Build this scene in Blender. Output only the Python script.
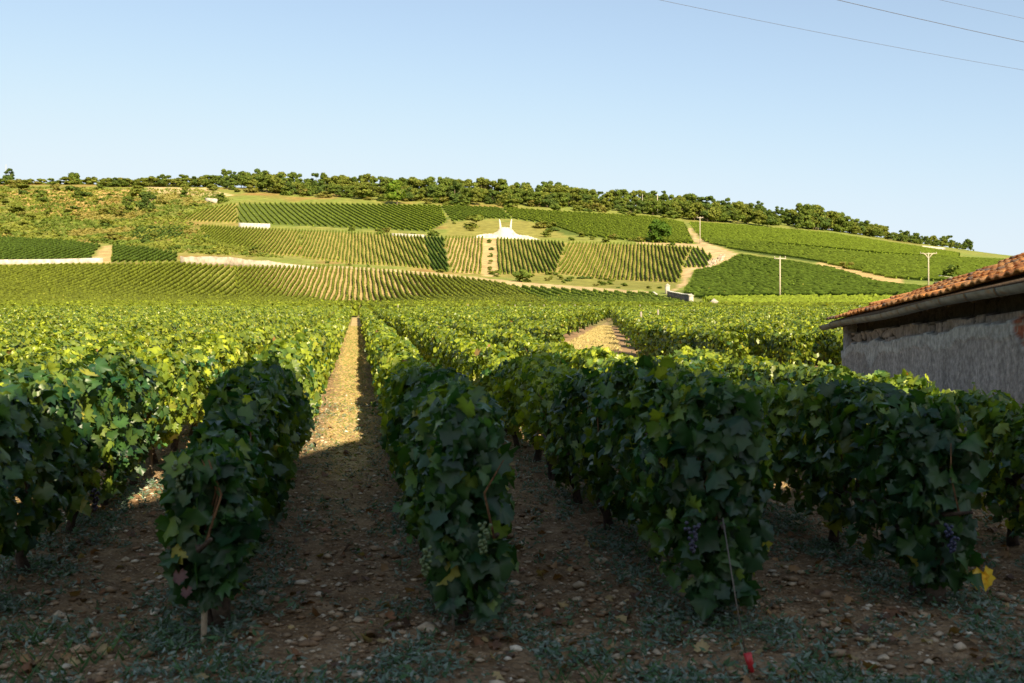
import bpy, math
import numpy as np
from mathutils import Vector

for o in list(bpy.data.objects):
    bpy.data.objects.remove(o)
rng = np.random.default_rng(11)
SC = bpy.context.scene
COL = SC.collection

# ------------------------------------------------------------------ camera, sky, sun, exposure
FPX, CX, HOR, EYE = 995.0, 512.0, 370.0, 1.6
SLOPE = 70.0 / FPX                      # the field climbs away from the camera
cam_data = bpy.data.cameras.new('camera')
cam = bpy.data.objects.new('camera', cam_data)
COL.objects.link(cam)
cam.location = (0, 0, EYE)
cam.rotation_euler = (math.radians(90), 0, 0)
cam_data.sensor_width = 36.0
cam_data.lens = 36.0 * FPX / 1024.0
cam_data.shift_y = (HOR - 341.5) / 1024.0
cam_data.clip_start = 0.1
cam_data.clip_end = 6000
cam_data.dof.use_dof = True
cam_data.dof.focus_distance = 15.0
cam_data.dof.aperture_fstop = 4.0
SC.camera = cam

LDIR = Vector((-0.62, 1.66, -1.0)).normalized()     # the way the sunlight travels
sun_el = math.asin(-LDIR.z)
sun_az = math.atan2(-LDIR.x, -LDIR.y)
world = bpy.data.worlds.new('World')
SC.world = world
world.use_nodes = True
wn = world.node_tree
bg = wn.nodes['Background']
sky = wn.nodes.new('ShaderNodeTexSky')
sky.sky_type = 'NISHITA'
sky.sun_disc = False
sky.sun_elevation = sun_el
sky.sun_rotation = sun_az
sky.altitude = 200
sky.air_density = 1.0
sky.dust_density = 2.2
sky.ozone_density = 2.0
hsv = wn.nodes.new('ShaderNodeHueSaturation'); hsv.inputs['Saturation'].default_value = .86
tint = wn.nodes.new('ShaderNodeVectorMath'); tint.operation = 'MULTIPLY'; tint.inputs[1].default_value = (0.90, .872, .79)
wn.links.new(sky.outputs[0], hsv.inputs['Color']); wn.links.new(hsv.outputs[0], tint.inputs[0])
sep = wn.nodes.new('ShaderNodeSeparateXYZ'); com = wn.nodes.new('ShaderNodeCombineXYZ')
wn.links.new(tint.outputs[0], sep.inputs[0])
for ch_, lim_, soft_ in ((0, 3.05, .8), (1, 3.45, 1.5), (2, 3.72, 1.0)):      # pale, even horizon
    mn_ = wn.nodes.new('ShaderNodeMath'); mn_.operation = 'SMOOTH_MIN'
    mn_.inputs[1].default_value = lim_; mn_.inputs[2].default_value = soft_
    wn.links.new(sep.outputs[ch_], mn_.inputs[0]); wn.links.new(mn_.outputs[0], com.inputs[ch_])
wn.links.new(com.outputs[0], bg.inputs[0])
bg.inputs[1].default_value = 0.10
sd = bpy.data.lights.new('sun', 'SUN')
sd.energy = 5.0
sd.angle = math.radians(0.53)
sd.color = (1.0, 0.83, 0.56)
sun = bpy.data.objects.new('sun', sd)
COL.objects.link(sun)
sun.location = (20, -40, 40)
sun.rotation_euler = LDIR.to_track_quat('-Z', 'Y').to_euler()
SC.view_settings.view_transform = 'Standard'
SC.view_settings.look = 'None'
SC.view_settings.gamma = 1.0
SC.view_settings.exposure = 1.4
SC.cycles.max_bounces = 6
SC.cycles.diffuse_bounces = 3
SC.cycles.transmission_bounces = 3
SC.cycles.transparent_max_bounces = 4
SC.cycles.caustics_reflective = False
SC.cycles.caustics_refractive = False

# ------------------------------------------------------------------ helpers
def tag(o, label=None, cat=None, group=None, kind=None):
    if label: o['label'] = label
    if cat: o['category'] = cat
    if group: o['group'] = group
    if kind: o['kind'] = kind
    return o

def empty(name, loc=(0, 0, 0), label=None, cat=None, group=None, parent=None):
    o = bpy.data.objects.new(name, None)
    o.empty_display_size = 0.3
    o.location = loc
    COL.objects.link(o)
    if parent: o.parent = parent
    return tag(o, label, cat, group)

class MB:
    """collects vertices, faces and per-vertex colours and links them as one mesh object"""
    def __init__(s):
        s.V = []; s.T = []; s.Q = []; s.C = []; s.n = 0
    def add(s, V, tris=None, quads=None, col=(.5, .5, .5)):
        V = np.asarray(V, float).reshape(-1, 3)
        if tris is not None and len(tris): s.T.append(np.asarray(tris, int).reshape(-1, 3) + s.n)
        if quads is not None and len(quads): s.Q.append(np.asarray(quads, int).reshape(-1, 4) + s.n)
        c = np.asarray(col, float)
        if c.ndim == 1: c = np.tile(c, (len(V), 1))
        s.V.append(V); s.C.append(c); s.n += len(V)
        return s
    def box(s, a, b, col=(.5, .5, .5)):
        x0, y0, z0 = a; x1, y1, z1 = b
        V = [(x0,y0,z0),(x1,y0,z0),(x1,y1,z0),(x0,y1,z0),(x0,y0,z1),(x1,y0,z1),(x1,y1,z1),(x0,y1,z1)]
        return s.add(V, quads=[(0,3,2,1),(4,5,6,7),(0,1,5,4),(1,2,6,5),(2,3,7,6),(3,0,4,7)], col=col)
    def tube(s, pts, rad, k=7, col=(.5, .5, .5), cap=True):
        pts = np.asarray(pts, float); n = len(pts)
        rad = np.broadcast_to(np.asarray(rad, float), (n,))
        d = np.gradient(pts, axis=0); d /= np.linalg.norm(d, axis=1)[:, None] + 1e-9
        up = np.array([0, 0, 1.]) if abs(d[0, 2]) < .9 else np.array([1., 0, 0])
        V = []
        for i in range(n):
            a = np.cross(d[i], up); a /= np.linalg.norm(a) + 1e-9
            b = np.cross(d[i], a)
            for j in range(k):
                t = 2*math.pi*j/k
                V.append(pts[i] + rad[i]*(a*math.cos(t) + b*math.sin(t)))
        Q = [(i*k+j, i*k+(j+1) % k, (i+1)*k+(j+1) % k, (i+1)*k+j) for i in range(n-1) for j in range(k)]
        T = []
        if cap:
            V.append(pts[0]); V.append(pts[-1])
            a0, a1 = n*k, n*k+1
            T = [(a0, (j+1) % k, j) for j in range(k)] + [(a1, (n-1)*k+j, (n-1)*k+(j+1) % k) for j in range(k)]
        return s.add(V, tris=T, quads=Q, col=col)
    def build(s, name, mat, parent=None, smooth=False, loc=None):
        me = bpy.data.meshes.new(name)
        V = np.concatenate(s.V) if s.V else np.zeros((0, 3))
        C = np.concatenate(s.C) if s.C else np.zeros((0, 3))
        if loc is not None: V = V - np.asarray(loc, float)
        T = np.concatenate(s.T) if s.T else np.zeros((0, 3), int)
        Q = np.concatenate(s.Q) if s.Q else np.zeros((0, 4), int)
        me.vertices.add(len(V)); me.vertices.foreach_set('co', V.astype(np.float32).ravel())
        idx = np.concatenate([T.ravel(), Q.ravel()]).astype(np.int32)
        me.loops.add(len(idx)); me.loops.foreach_set('vertex_index', idx)
        st = np.concatenate([np.arange(len(T))*3, len(T)*3 + np.arange(len(Q))*4]).astype(np.int32)
        me.polygons.add(len(st)); me.polygons.foreach_set('loop_start', st)
        if smooth: me.polygons.foreach_set('use_smooth', np.ones(len(st), bool))
        me.update(calc_edges=True); me.validate()
        at = me.color_attributes.new('Col', 'FLOAT_COLOR', 'POINT')
        if len(C):
            at.data.foreach_set('color', np.hstack([C, np.ones((len(C), 1))]).astype(np.float32).ravel())
        if isinstance(mat, (list, tuple)):
            for m in mat: me.materials.append(m)
        else: me.materials.append(mat)
        o = bpy.data.objects.new(name, me)
        COL.objects.link(o)
        if loc is not None: o.location = loc
        if parent: o.parent = parent
        return o

def noise1(n_, spacing, seed):
    r = np.random.default_rng(seed)
    lat = r.uniform(-1, 1, 4096)
    def f(t):
        t = np.asarray(t, float)/spacing + 1000.0
        i = np.floor(t).astype(int); fr = t - i; fr = fr*fr*(3-2*fr)
        return lat[i % 4096]*(1-fr) + lat[(i+1) % 4096]*fr
    return f
def noise2(seed):
    r = np.random.default_rng(seed)
    lat = r.uniform(-1, 1, (256, 256))
    def f(x, y, sp):
        x = np.asarray(x, float)/sp + 500.3; y = np.asarray(y, float)/sp + 500.7
        i = np.floor(x).astype(int); j = np.floor(y).astype(int)
        a = x-i; b = y-j; a = a*a*(3-2*a); b = b*b*(3-2*b)
        g = lambda p, q: lat[p % 256, q % 256]
        return (g(i, j)*(1-a)+g(i+1, j)*a)*(1-b) + (g(i, j+1)*(1-a)+g(i+1, j+1)*a)*b
    return f
N2 = noise2(5)

# leaf templates: x = side, y = towards the tip, z = along the face normal
def leaf_template():
    ang = [-90, -62, -40, -18, 2, 20, 38, 58, 74, 90]
    rad = [.10, .45, .41, .51, .37, .56, .45, .51, .49, .66]
    pts = [(0, -.02, -.05)]
    for a, r in list(zip(ang, rad)):
        t = math.radians(a); pts.append((r*math.cos(t), r*math.sin(t), -.16*(r*math.cos(t))**2 - .06*r*r))
    for a, r in list(zip(ang, rad))[-2:0:-1]:
        t = math.radians(a); pts.append((-r*math.cos(t), r*math.sin(t), -.16*(r*math.cos(t))**2 - .06*r*r))
    P = np.array(pts); P[:, 2] *= 2.2; P[2::2, 2] += .035
    m = len(P)-1
    T = [(0, 1+i, 1+(i+1) % m) for i in range(m)]
    return P, np.array(T)
LEAF0 = leaf_template()
LEAF1 = (np.array([(0, -.1, 0), (.48, -.32, -.08), (.5, .2, -.1), (0, .62, -.08), (-.5, .2, -.1), (-.48, -.32, -.08)]),
         np.array([(0, 1, 2), (0, 2, 3), (0, 3, 4), (0, 4, 5)]))
LEAF2 = (np.array([(0, -.5, 0), (.5, 0, -.12), (0, .55, 0), (-.5, 0, -.12)]), np.array([(0, 1, 2), (0, 2, 3)]))
GRASS = (np.array([(-.06, 0, 0), (.06, 0, 0), (0, 1, .25)]), np.array([(0, 1, 2)]))

def norm(a): return a/(np.linalg.norm(a, axis=1)[:, None]+1e-9)
def scatter(mb, P, N, T, size, col, tpl, flex=.0):
    if len(P) == 0: return
    N = norm(N); T = T - (T*N).sum(1)[:, None]*N; T = norm(T); S = np.cross(T, N)
    v, f = tpl
    n, m = len(P), len(v)
    sz = np.asarray(size).reshape(-1, 1, 1)
    vz = np.tile(v[None], (n, 1, 1))
    if flex:
        fx = rng.uniform(-flex, flex*2.2, (n, 1))
        vz[:, :, 2] += -fx*(vz[:, :, 0]**2)*1.5 - rng.uniform(-flex, flex*2, (n, 1))*vz[:, :, 1]**2
    W = P[:, None, :] + sz*(vz[:, :, 0:1]*S[:, None] + vz[:, :, 1:2]*T[:, None] + vz[:, :, 2:3]*N[:, None])
    F = (f[None] + (np.arange(n)*m)[:, None, None]).reshape(-1, 3)
    C = np.repeat(col, m, axis=0)
    if m > 12:                      # paler veins where the blade meets the stalk, browner rim
        g = np.ones(m); g[0] = 1.35; g[1::2] *= .9
        C = C*np.tile(g, n)[:, None]
    mb.add(W.reshape(-1, 3), tris=F, col=C)

# ------------------------------------------------------------------ terrain
XC = np.array([0, 100, 200, 300, 400, 500, 600, 700, 800, 900, 1024.])
YL = np.array([95, 140, 190, 225, 250, 300, 360, 420, 500, 580, 640, 760.])
TB = np.array([
 [317,311,306,300,291,271,250,237,210,190,183,186],
 [317,311,306,300,291,270,251,238,212,191,184,187],
 [317,311,306,300,291,269,252,237,215,195,186,189],
 [317,311,306,300,290,269,252,235,216,198,189,192],
 [317,311,306,300,290,272,253,235,216,200,192,195],
 [317,311,306,300,291,279,258,237,218,204,196,199],
 [317,311,306,301,293,283,263,241,224,209,202,205],
 [317,312,307,300,291,277,259,243,230,220,213,216],
 [317,312,307,297,289,274,258,246,236,229,225,228],
 [317,312,307,297,290,279,267,257,249,243,240,243],
 [317,312,307,298,293,286,278,271,265,260,258,262.]])
GX = np.arange(-700, 1701, 10.0); GY = np.arange(60, 900, 2.0)
_rows = np.array([[np.interp(y, YL, TB[i]) if y >= 95 else 300+1592.0/y for y in GY] for i in range(len(XC))])
_g = np.array([np.interp(np.clip(GX, 0, 1024), XC, _rows[:, j]) for j in range(len(GY))]).T   # (GX, GY)
def blur(a, k, ax):
    w = np.hanning(k+2)[1:-1]; w /= w.sum()
    p = [(0, 0), (0, 0)]; p[ax] = (k//2, k//2)
    return np.apply_along_axis(lambda r: np.convolve(r, w, 'valid'), ax, np.pad(a, p, mode='edge'))
_b = blur(blur(_g, 13, 0), 17, 1)
_w = np.clip((GY-95)/45, 0, 1)[None]
YI = _g*(1-_w) + _b*_w
def yimg(x, Y):
    x = np.clip(np.asarray(x, float), GX[0], GX[-1]-1e-3); Y = np.clip(np.asarray(Y, float), GY[0], GY[-1]-1e-3)
    i = (x-GX[0])/10; j = (Y-GY[0])/2
    a = np.floor(i).astype(int); b = np.floor(j).astype(int); i = i-a; j = j-b
    a1 = np.minimum(a+1, len(GX)-1); b1 = np.minimum(b+1, len(GY)-1)
    return (YI[a, b]*(1-i)+YI[a1, b]*i)*(1-j) + (YI[a, b1]*(1-i)+YI[a1, b1]*i)*j
def ground(X, Y):
    X = np.asarray(X, float); Y = np.asarray(Y, float)
    far = EYE + (HOR - yimg(CX + FPX*X/np.maximum(Y, 1), Y))*Y/FPX
    z = np.where(Y > 95, far, SLOPE*Y)
    # the yard round the shed is dug level, below the vines
    dx = np.maximum(np.maximum(4.9 - X, X - 13.5), 0); dy = np.maximum(np.maximum(6.5 - Y, Y - 16.6), 0)
    w = np.clip(1 - np.hypot(dx, dy)/0.9, 0, 1); w = w*w*(3-2*w)
    return z*(1-w) + np.minimum(z, .25)*w
YSC = np.arange(80, 700, 1.0)
def hit(px, py):
    c = yimg(np.full(len(YSC), px), YSC)
    k = np.where(c <= py)[0]
    Y = YSC[k[0]] if len(k) else 640.0
    X = (px-CX)/FPX*Y
    return np.array([X, Y, float(ground(X, Y))])
def inpoly(px, py, poly):
    px = np.asarray(px); py = np.asarray(py); r = np.zeros(px.shape, bool)
    n = len(poly); j = n-1
    for i in range(n):
        xi, yi = poly[i]; xj, yj = poly[j]
        if yi != yj:
            r ^= ((yi > py) != (yj > py)) & (px < (xj-xi)*(py-yi)/(yj-yi)+xi)
        j = i
    return r

# ------------------------------------------------------------------ materials
def new_mat(name):
    m = bpy.data.materials.new(name); m.use_nodes = True
    nt = m.node_tree; b = nt.nodes['Principled BSDF']
    return m, nt, b
def nd(nt, t, **k):
    n = nt.nodes.new(t)
    for a, v in k.items():
        if hasattr(n, a): setattr(n, a, v)
        else: n.inputs[a].default_value = v
    return n
def col_mat(name, rough=.9, spec=.3, nscale=None, namt=.3, bump=None, bscale=20, metallic=0):
    m, nt, b = new_mat(name)
    a = nd(nt, 'ShaderNodeAttribute', attribute_name='Col')
    src = a.outputs['Color']
    geo = nd(nt, 'ShaderNodeTexCoord')
    if nscale:
        n = nd(nt, 'ShaderNodeTexNoise'); n.inputs['Scale'].default_value = nscale; n.inputs['Detail'].default_value = 5
        nt.links.new(geo.outputs['Object'], n.inputs['Vector'])
        mr = nd(nt, 'ShaderNodeMapRange'); mr.inputs['From Min'].default_value = .3; mr.inputs['From Max'].default_value = .7
        mr.inputs['To Min'].default_value = 1-namt; mr.inputs['To Max'].default_value = 1+namt
        nt.links.new(n.outputs['Fac'], mr.inputs['Value'])
        mx = nd(nt, 'ShaderNodeVectorMath', operation='MULTIPLY')
        nt.links.new(src, mx.inputs[0]); nt.links.new(mr.outputs[0], mx.inputs[1])
        src = mx.outputs[0]
    nt.links.new(src, b.inputs['Base Color'])
    b.inputs['Roughness'].default_value = rough
    b.inputs['Specular IOR Level'].default_value = spec
    b.inputs['Metallic'].default_value = metallic
    if bump:
        n2 = nd(nt, 'ShaderNodeTexNoise'); n2.inputs['Scale'].default_value = bscale; n2.inputs['Detail'].default_value = 8
        nt.links.new(geo.outputs['Object'], n2.inputs['Vector'])
        bp = nd(nt, 'ShaderNodeBump'); bp.inputs['Strength'].default_value = 1; bp.inputs['Distance'].default_value = bump
        nt.links.new(n2.outputs['Fac'], bp.inputs['Height']); nt.links.new(bp.outputs[0], b.inputs['Normal'])
    return m
def leaf_mat(name, trans=.35, rough=.40, spec=.5, tcol=(2.0, 1.9, .4)):
    m, nt, b = new_mat(name)
    a = nd(nt, 'ShaderNodeAttribute', attribute_name='Col')
    nt.links.new(a.outputs['Color'], b.inputs['Base Color'])
    b.inputs['Roughness'].default_value = rough
    b.inputs['Specular IOR Level'].default_value = spec
    tr = nd(nt, 'ShaderNodeBsdfTranslucent')
    mul = nd(nt, 'ShaderNodeVectorMath', operation='MULTIPLY'); mul.inputs[1].default_value = tcol
    nt.links.new(a.outputs['Color'], mul.inputs[0]); nt.links.new(mul.outputs[0], tr.inputs['Color'])
    mix = nd(nt, 'ShaderNodeMixShader'); mix.inputs[0].default_value = trans
    nt.links.new(b.outputs[0], mix.inputs[1]); nt.links.new(tr.outputs[0], mix.inputs[2])
    nt.links.new(mix.outputs[0], nt.nodes['Material Output'].inputs['Surface'])
    return m
M_LEAF = leaf_mat('vine_leaf')
M_VFAR = leaf_mat('vine_leaf_far', trans=.3, rough=.8, spec=.08)
M_TREE = leaf_mat('tree_leaf', trans=.38, rough=.9, spec=.05, tcol=(1.7, 1.6, .5))
M_WEED = leaf_mat('weed_leaf', trans=.15, rough=.6, spec=.3)
M_BARK = col_mat('bark', nscale=30, namt=.5, bump=.01, bscale=60)
M_WOOD = col_mat('weathered_wood', nscale=25, namt=.3, bump=.004, bscale=50)
M_STONE = col_mat('pale_stone', rough=.95, nscale=.8, namt=.38, bump=.05, bscale=3)
M_PEB = col_mat('pebble', nscale=40, namt=.25)
M_CONC = col_mat('concrete', rough=.9, nscale=2, namt=.1)
M_METAL = col_mat('wire_metal', rough=.5, metallic=.6)
M_PLAST = col_mat('plastic', rough=.4, spec=.5)
M_TERR = col_mat('hillside', rough=1, spec=.1, nscale=.35, namt=.25, bump=.15, bscale=1.2)
M_TRACK = col_mat('chalk_track', rough=1, spec=.1, nscale=.6, namt=.15)

def soil_mat():
    m, nt, b = new_mat('soil')
    tc = nd(nt, 'ShaderNodeTexCoord')
    n1 = nd(nt, 'ShaderNodeTexNoise'); n1.inputs['Scale'].default_value = 6; n1.inputs['Detail'].default_value = 10; n1.inputs['Roughness'].default_value = .7
    n2 = nd(nt, 'ShaderNodeTexNoise'); n2.inputs['Scale'].default_value = 45; n2.inputs['Detail'].default_value = 6
    vo = nd(nt, 'ShaderNodeTexVoronoi'); vo.inputs['Scale'].default_value = 34
    for n in (n1, n2, vo): nt.links.new(tc.outputs['Object'], n.inputs['Vector'])
    r = nd(nt, 'ShaderNodeValToRGB')
    e = r.color_ramp.elements
    e[0].position = .32; e[0].color = (.11, .068, .036, 1)
    e[1].position = .68; e[1].color = (.34, .24, .14, 1)
    k = e.new(.5); k.color = (.21, .137, .075, 1)
    nt.links.new(n1.outputs['Fac'], r.inputs[0])
    r2 = nd(nt, 'ShaderNodeValToRGB'); e = r2.color_ramp.elements
    e[0].position = .60; e[0].color = (0, 0, 0, 1); e[1].position = .70; e[1].color = (1, 1, 1, 1)
    nt.links.new(n2.outputs['Fac'], r2.inputs[0])
    mx = nd(nt, 'ShaderNodeMix', data_type='RGBA')
    mx.inputs[7].default_value = (.44, .35, .24, 1)
    nt.links.new(r2.outputs[0], mx.inputs[0]); nt.links.new(r.outputs[0], mx.inputs[6])
    at_ = nd(nt, 'ShaderNodeAttribute', attribute_name='Col')
    m3 = nd(nt, 'ShaderNodeMix', data_type='RGBA')
    r3 = nd(nt, 'ShaderNodeValToRGB'); e = r3.color_ramp.elements
    e[0].position = .35; e[0].color = (.30, .23, .10, 1); e[1].position = .65; e[1].color = (.52, .40, .21, 1)
    nt.links.new(n2.outputs['Fac'], r3.inputs[0])
    nt.links.new(at_.outputs['Fac'], m3.inputs[0]); nt.links.new(mx.outputs[2], m3.inputs[6]); nt.links.new(r3.outputs[0], m3.inputs[7])
    nt.links.new(m3.outputs[2], b.inputs['Base Color'])
    b.inputs['Roughness'].default_value = 1; b.inputs['Specular IOR Level'].default_value = .15
    ad = nd(nt, 'ShaderNodeMath', operation='ADD')
    nt.links.new(n2.outputs['Fac'], ad.inputs[0]); nt.links.new(vo.outputs['Distance'], ad.inputs[1])
    bp = nd(nt, 'ShaderNodeBump'); bp.inputs['Distance'].default_value = .02; bp.inputs['Strength'].default_value = 1
    nt.links.new(ad.outputs[0], bp.inputs['Height']); nt.links.new(bp.outputs[0], b.inputs['Normal'])
    return m
M_SOIL = soil_mat()

# ------------------------------------------------------------------ the plots on the hill (image polygons are projected onto the hillside)
TAN = (.36, .27, .12); OCH = (.27, .23, .07); GRN = (.12, .16, .025); DGR = (.11, .14, .028); BRN = (.30, .22, .09)
MAINV = 357
PLOTS = [
 # poly, vanishing x of the rows (None -> world angle), soil, leaf, spacing, label
 ([(-150,306.2),(-150,268),(0,268),(60,266),(110,266),(178,264),(235,268.5),(238,306.2)], MAINV, (.24,.24,.06), (.15,.18,.02), 1.9, 'broad green plot of fanning vine rows below the long white wall at far left'),
 ([(238,306.2),(235,268.5),(325,267.5),(400,273),(470,280),(508,286.5),(550,306.2)], MAINV, TAN, (.15,.18,.02), 1.3, 'striped plot at the foot of the hill with straw coloured alleys between its vine rows'),
 ([(508,287.5),(600,293.5),(652,296),(672,303),(715,310.5),(700,310.5),(550,306.5)], MAINV, GRN, (.13,.18,.022), 2.2, 'smooth green wedge plot left of the ramp with the stone parapet'),
 ([(-150,262.5),(-150,236),(0,238),(60,241),(101,246),(88,262)], MAINV, (.16,.17,.04), (.075,.12,.016), 2.4, 'dark green plot above the long white wall at far left'),
 ([(111,263),(113,246),(145,248),(177,254),(176,262.5)], MAINV, (.16,.17,.04), (.08,.125,.016), 2.2, 'small dark plot between the straw strip and the chalk bank'),
 ([(130,237),(137,228.5),(186,228),(180,238),(146,242)], MAINV, OCH, (.05,.09,.015), 2.2, 'small isolated striped plot among the scrub on the left slope'),
 ([(194,238),(202,226),(240,228.5),(300,231),(300,257),(240,253),(212,246)], MAINV, OCH, (.15,.185,.022), 1.5, 'light green terrace plot under the short white wall'),
 ([(301,231),(345,233),(423,236.5),(431,270),(400,266.5),(350,264),(301,258)], MAINV, OCH, (.14,.18,.022), 1.35, 'green terrace plot right of the light green one, above the pale track'),
 ([(424,237),(443,238),(449.5,272.5),(432,270.5)], MAINV, DGR, (.06,.105,.014), 1.35, 'narrow very dark plot left of the straw striped terrace rows'),
 ([(445,238),(484,238),(484,274),(452,273)], 490, TAN, (.15,.18,.022), 1.35, 'straw striped terrace plot left of the stepped path under the white monument'),
 ([(497,239),(566,243),(555,273),(498,275)], 490, (.22,.19,.055), (.11,.155,.018), 1.4, 'terrace plot right of the stepped path under the white monument'),
 ([(568,243.5),(640,245),(692,248),(684,262),(679,283),(600,279),(557,273.5)], 640, (.25,.21,.065), (.14,.175,.02), 1.4, 'large terrace plot of upright rows below the big round tree'),
 ([(693,249),(700,248),(712,257),(707,268),(684,268)], 640, TAN, (.13,.19,.02), 1.5, 'tiny bright plot of six rows at the bend of the tan path'),
 ([(178,219),(196,211),(235,203.5),(238,223),(200,222)], MAINV, OCH, (.14,.18,.02), 1.9, 'light upper plot beside the scrub above the short white wall'),
 ([(239,223),(236,203.5),(330,204),(440,206),(447,222),(428,232),(345,228)], 150, (.08,.11,.022), (.15,.20,.02), 2.7, 'long dark green upper plot below the wood, left of the monument'),
 ([(441,206),(500,208),(512,219),(480,219),(452,222)], 150, DGR, (.12,.17,.02), 2.7, 'upper plot of oblique rows directly above the monument'),
 ([(502,208),(560,212),(650,217),(684,223),(694,244),(650,243),(600,238),(560,234),(545,224),(514,219)], 200, (.08,.11,.022), (.15,.20,.02), 2.7, 'wide green upper plot below the wood, right of the monument'),
 ([(689,223),(740,226),(830,234),(900,245),(960,254),(960,259),(880,254),(800,246),(704,240),(696,233)], 80, (.075,.105,.02), (.145,.20,.02), 3.0, 'bright green top plot under the wood on the right shoulder'),
 ([(700,238),(800,247.5),(880,255.5),(1100,264),(1100,284),(940,282),(890,279),(820,263),(742,252),(706,243)], 80, (.055,.08,.018), (.125,.175,.02), 3.1, 'wide green plot on the right slope above the straw coloured strip'),
 ([(738,256),(816,265.5),(845,273),(880,284.5),(940,287),(1100,290),(1100,297),(780,297.5),(700,299),(682,294),(690,284),(694,272),(716,268)], 80, (.045,.07,.016), (.095,.145,.018), 3.0, 'dark green plot with the tall T shaped pole at its lower edge'),
 ([(700,300),(780,299),(1100,298.5),(1100,307.5),(870,308.5),(720,308)], 1300, GRN, (.15,.20,.02), 2.6, 'light green flat plot below the tall T shaped pole'),
]
# strips of ground with their own colour: image polygons painted into the hillside
STRIPS = [
 ([(90,263),(103,246),(112,245),(110,263)], TAN),
 ([(485,237),(497,237),(497,277),(484,276)], (.36,.27,.13)),
 ([(816,262),(845,266.5),(900,279),(905,287),(880,284.5),(845,273),(816,265.5)], TAN),
 ([(686,228),(689,227),(703,242),(720,247),(735,253),(741,256),(716,266),(692,270),(688,284),(672,292),(665,290),(682,283),(684,269),(708,266),(713,257),(700,248),(690,247),(640,244),(640,242),(696,244)], (.38,.28,.15)),
 ([(0,192),(60,189),(130,190),(150,196),(90,204),(30,206)], (.36,.25,.09)),
 ([(20,204),(80,199),(110,210),(60,220)], (.34,.23,.08)),
 ([(145,187),(205,188),(235,196),(200,196),(150,192)], (.40,.31,.16)),
 ([(450,223),(480,220),(545,224),(570,238),(447,237)], (.19,.18,.045)),
 ([(320,267),(340,266),(430,272),(520,282),(600,288),(655,292),(652,295),(600,292),(508,286),(400,272.5)], (.38,.29,.15)),
 ([(556,275),(680,284),(672,291),(600,288),(520,281)], (.17,.17,.04)),
]

us = np.arange(-700, 1701, 5.0)
ys = np.concatenate([np.arange(-70, 95, 3.0), np.arange(95, 420, 2.5), np.arange(420, 780, 4.0)])
U, YY = np.meshgrid(us, ys, indexing='ij')
XX = np.where(YY >= 95, (U-CX)/FPX*YY, (U-CX)/FPX*95)
# near the shed the sheet needs finer columns: squeeze them towards the middle for near rows
ZZ = ground(XX, YY)
PY = yimg(U, YY)
nz = N2(XX, YY, 24)*.5 + N2(XX, YY, 9)*.3 + N2(XX, YY, 4)*.25
base = np.zeros(XX.shape + (3,))
olive = np.array([.14, .18, .035]); dry = np.array([.22, .20, .055]); rust = np.array([.23, .15, .05])
t = np.clip(.5+nz, 0, 1)[..., None]
base[:] = olive*(1-t)+dry*t
t2 = np.clip(N2(XX+70, YY, 16)*2-.6, 0, 1)[..., None]
base = base*(1-t2)+rust*t2
t3 = np.clip((U-420)/200, 0, 1)[..., None]*.6
base = base*(1-t3)+np.array([.15, .19, .04])*t3
nearm = YY < 190
base[nearm] = (.22, .19, .08)
base[YY < 60] = (.24, .16, .09)
for poly, v, soil, leaf, sp, lab in PLOTS:
    base[inpoly(U, PY, poly) & (YY > 150)] = soil
for poly, c in STRIPS:
    base[inpoly(U, PY, poly) & (YY > 150)] = c
base *= (1+.12*N2(XX, YY, 3))[..., None]
hm = MB()
nI, nJ = XX.shape
ii, jj = np.meshgrid(np.arange(nI-1), np.arange(nJ-1), indexing='ij')
q = np.stack([ii*nJ+jj, (ii+1)*nJ+jj, (ii+1)*nJ+jj+1, ii*nJ+jj+1], -1).reshape(-1, 4)
hm.add(np.stack([XX, YY, ZZ], -1).reshape(-1, 3), quads=q, col=base.reshape(-1, 3))
tag(hm.build('ground', M_TERR, smooth=True), 'vineyard ground rising to the hill', kind='structure')

# ------------------------------------------------------------------ near soil with clods
RD = np.array([-0.1558, 1.0])                 # direction of the near rows (dX per metre of Y)
def rowx(s, Y): return 1.6*s - 0.1558*np.asarray(Y, float)
S0, DS = -0.434, 0.757
def rown(n): return S0 + DS*n
def patch(x0, x1, y0, y1, st, lift, amp):
    xs = np.arange(x0, x1, st); y_ = np.arange(y0, y1, st)
    X, Y = np.meshgrid(xs, y_, indexing='ij')
    s = (X+.1558*Y)/1.6
    ph = (s-S0)/DS
    ridge = np.cos(2*np.pi*ph)          # slightly raised under the vines
    Z = ground(X, Y) + lift + amp*(1.0+ .5*ridge + .9*N2(X, Y, .5) + .55*N2(X, Y, .17) + .5*N2(X, Y, .07))
    nI, nJ = X.shape
    ii, jj = np.meshgrid(np.arange(nI-1), np.arange(nJ-1), indexing='ij')
    q = np.stack([ii*nJ+jj, (ii+1)*nJ+jj, (ii+1)*nJ+jj+1, ii*nJ+jj+1], -1).reshape(-1, 4)
    al = np.abs(ph-.5)                 # 0 in the middle of the grassy alley
    straw = np.clip(1.1-al*3.1, 0, 1)*np.clip((Y-6.5)/5, 0, 1)
    oth = np.clip(1.1-np.abs((ph % 1)-.5)*2.6, 0, 1)*np.clip((Y-7)/5, 0, 1)*.5
    straw = np.clip(np.maximum(straw, oth)*(1.0+.7*N2(X, Y, .35)+.6*N2(X, Y, 1.1)), 0, 1)
    c = np.repeat(straw.reshape(-1, 1), 3, 1)
    return MB().add(np.stack([X, Y, Z], -1).reshape(-1, 3), quads=q, col=c)
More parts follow.
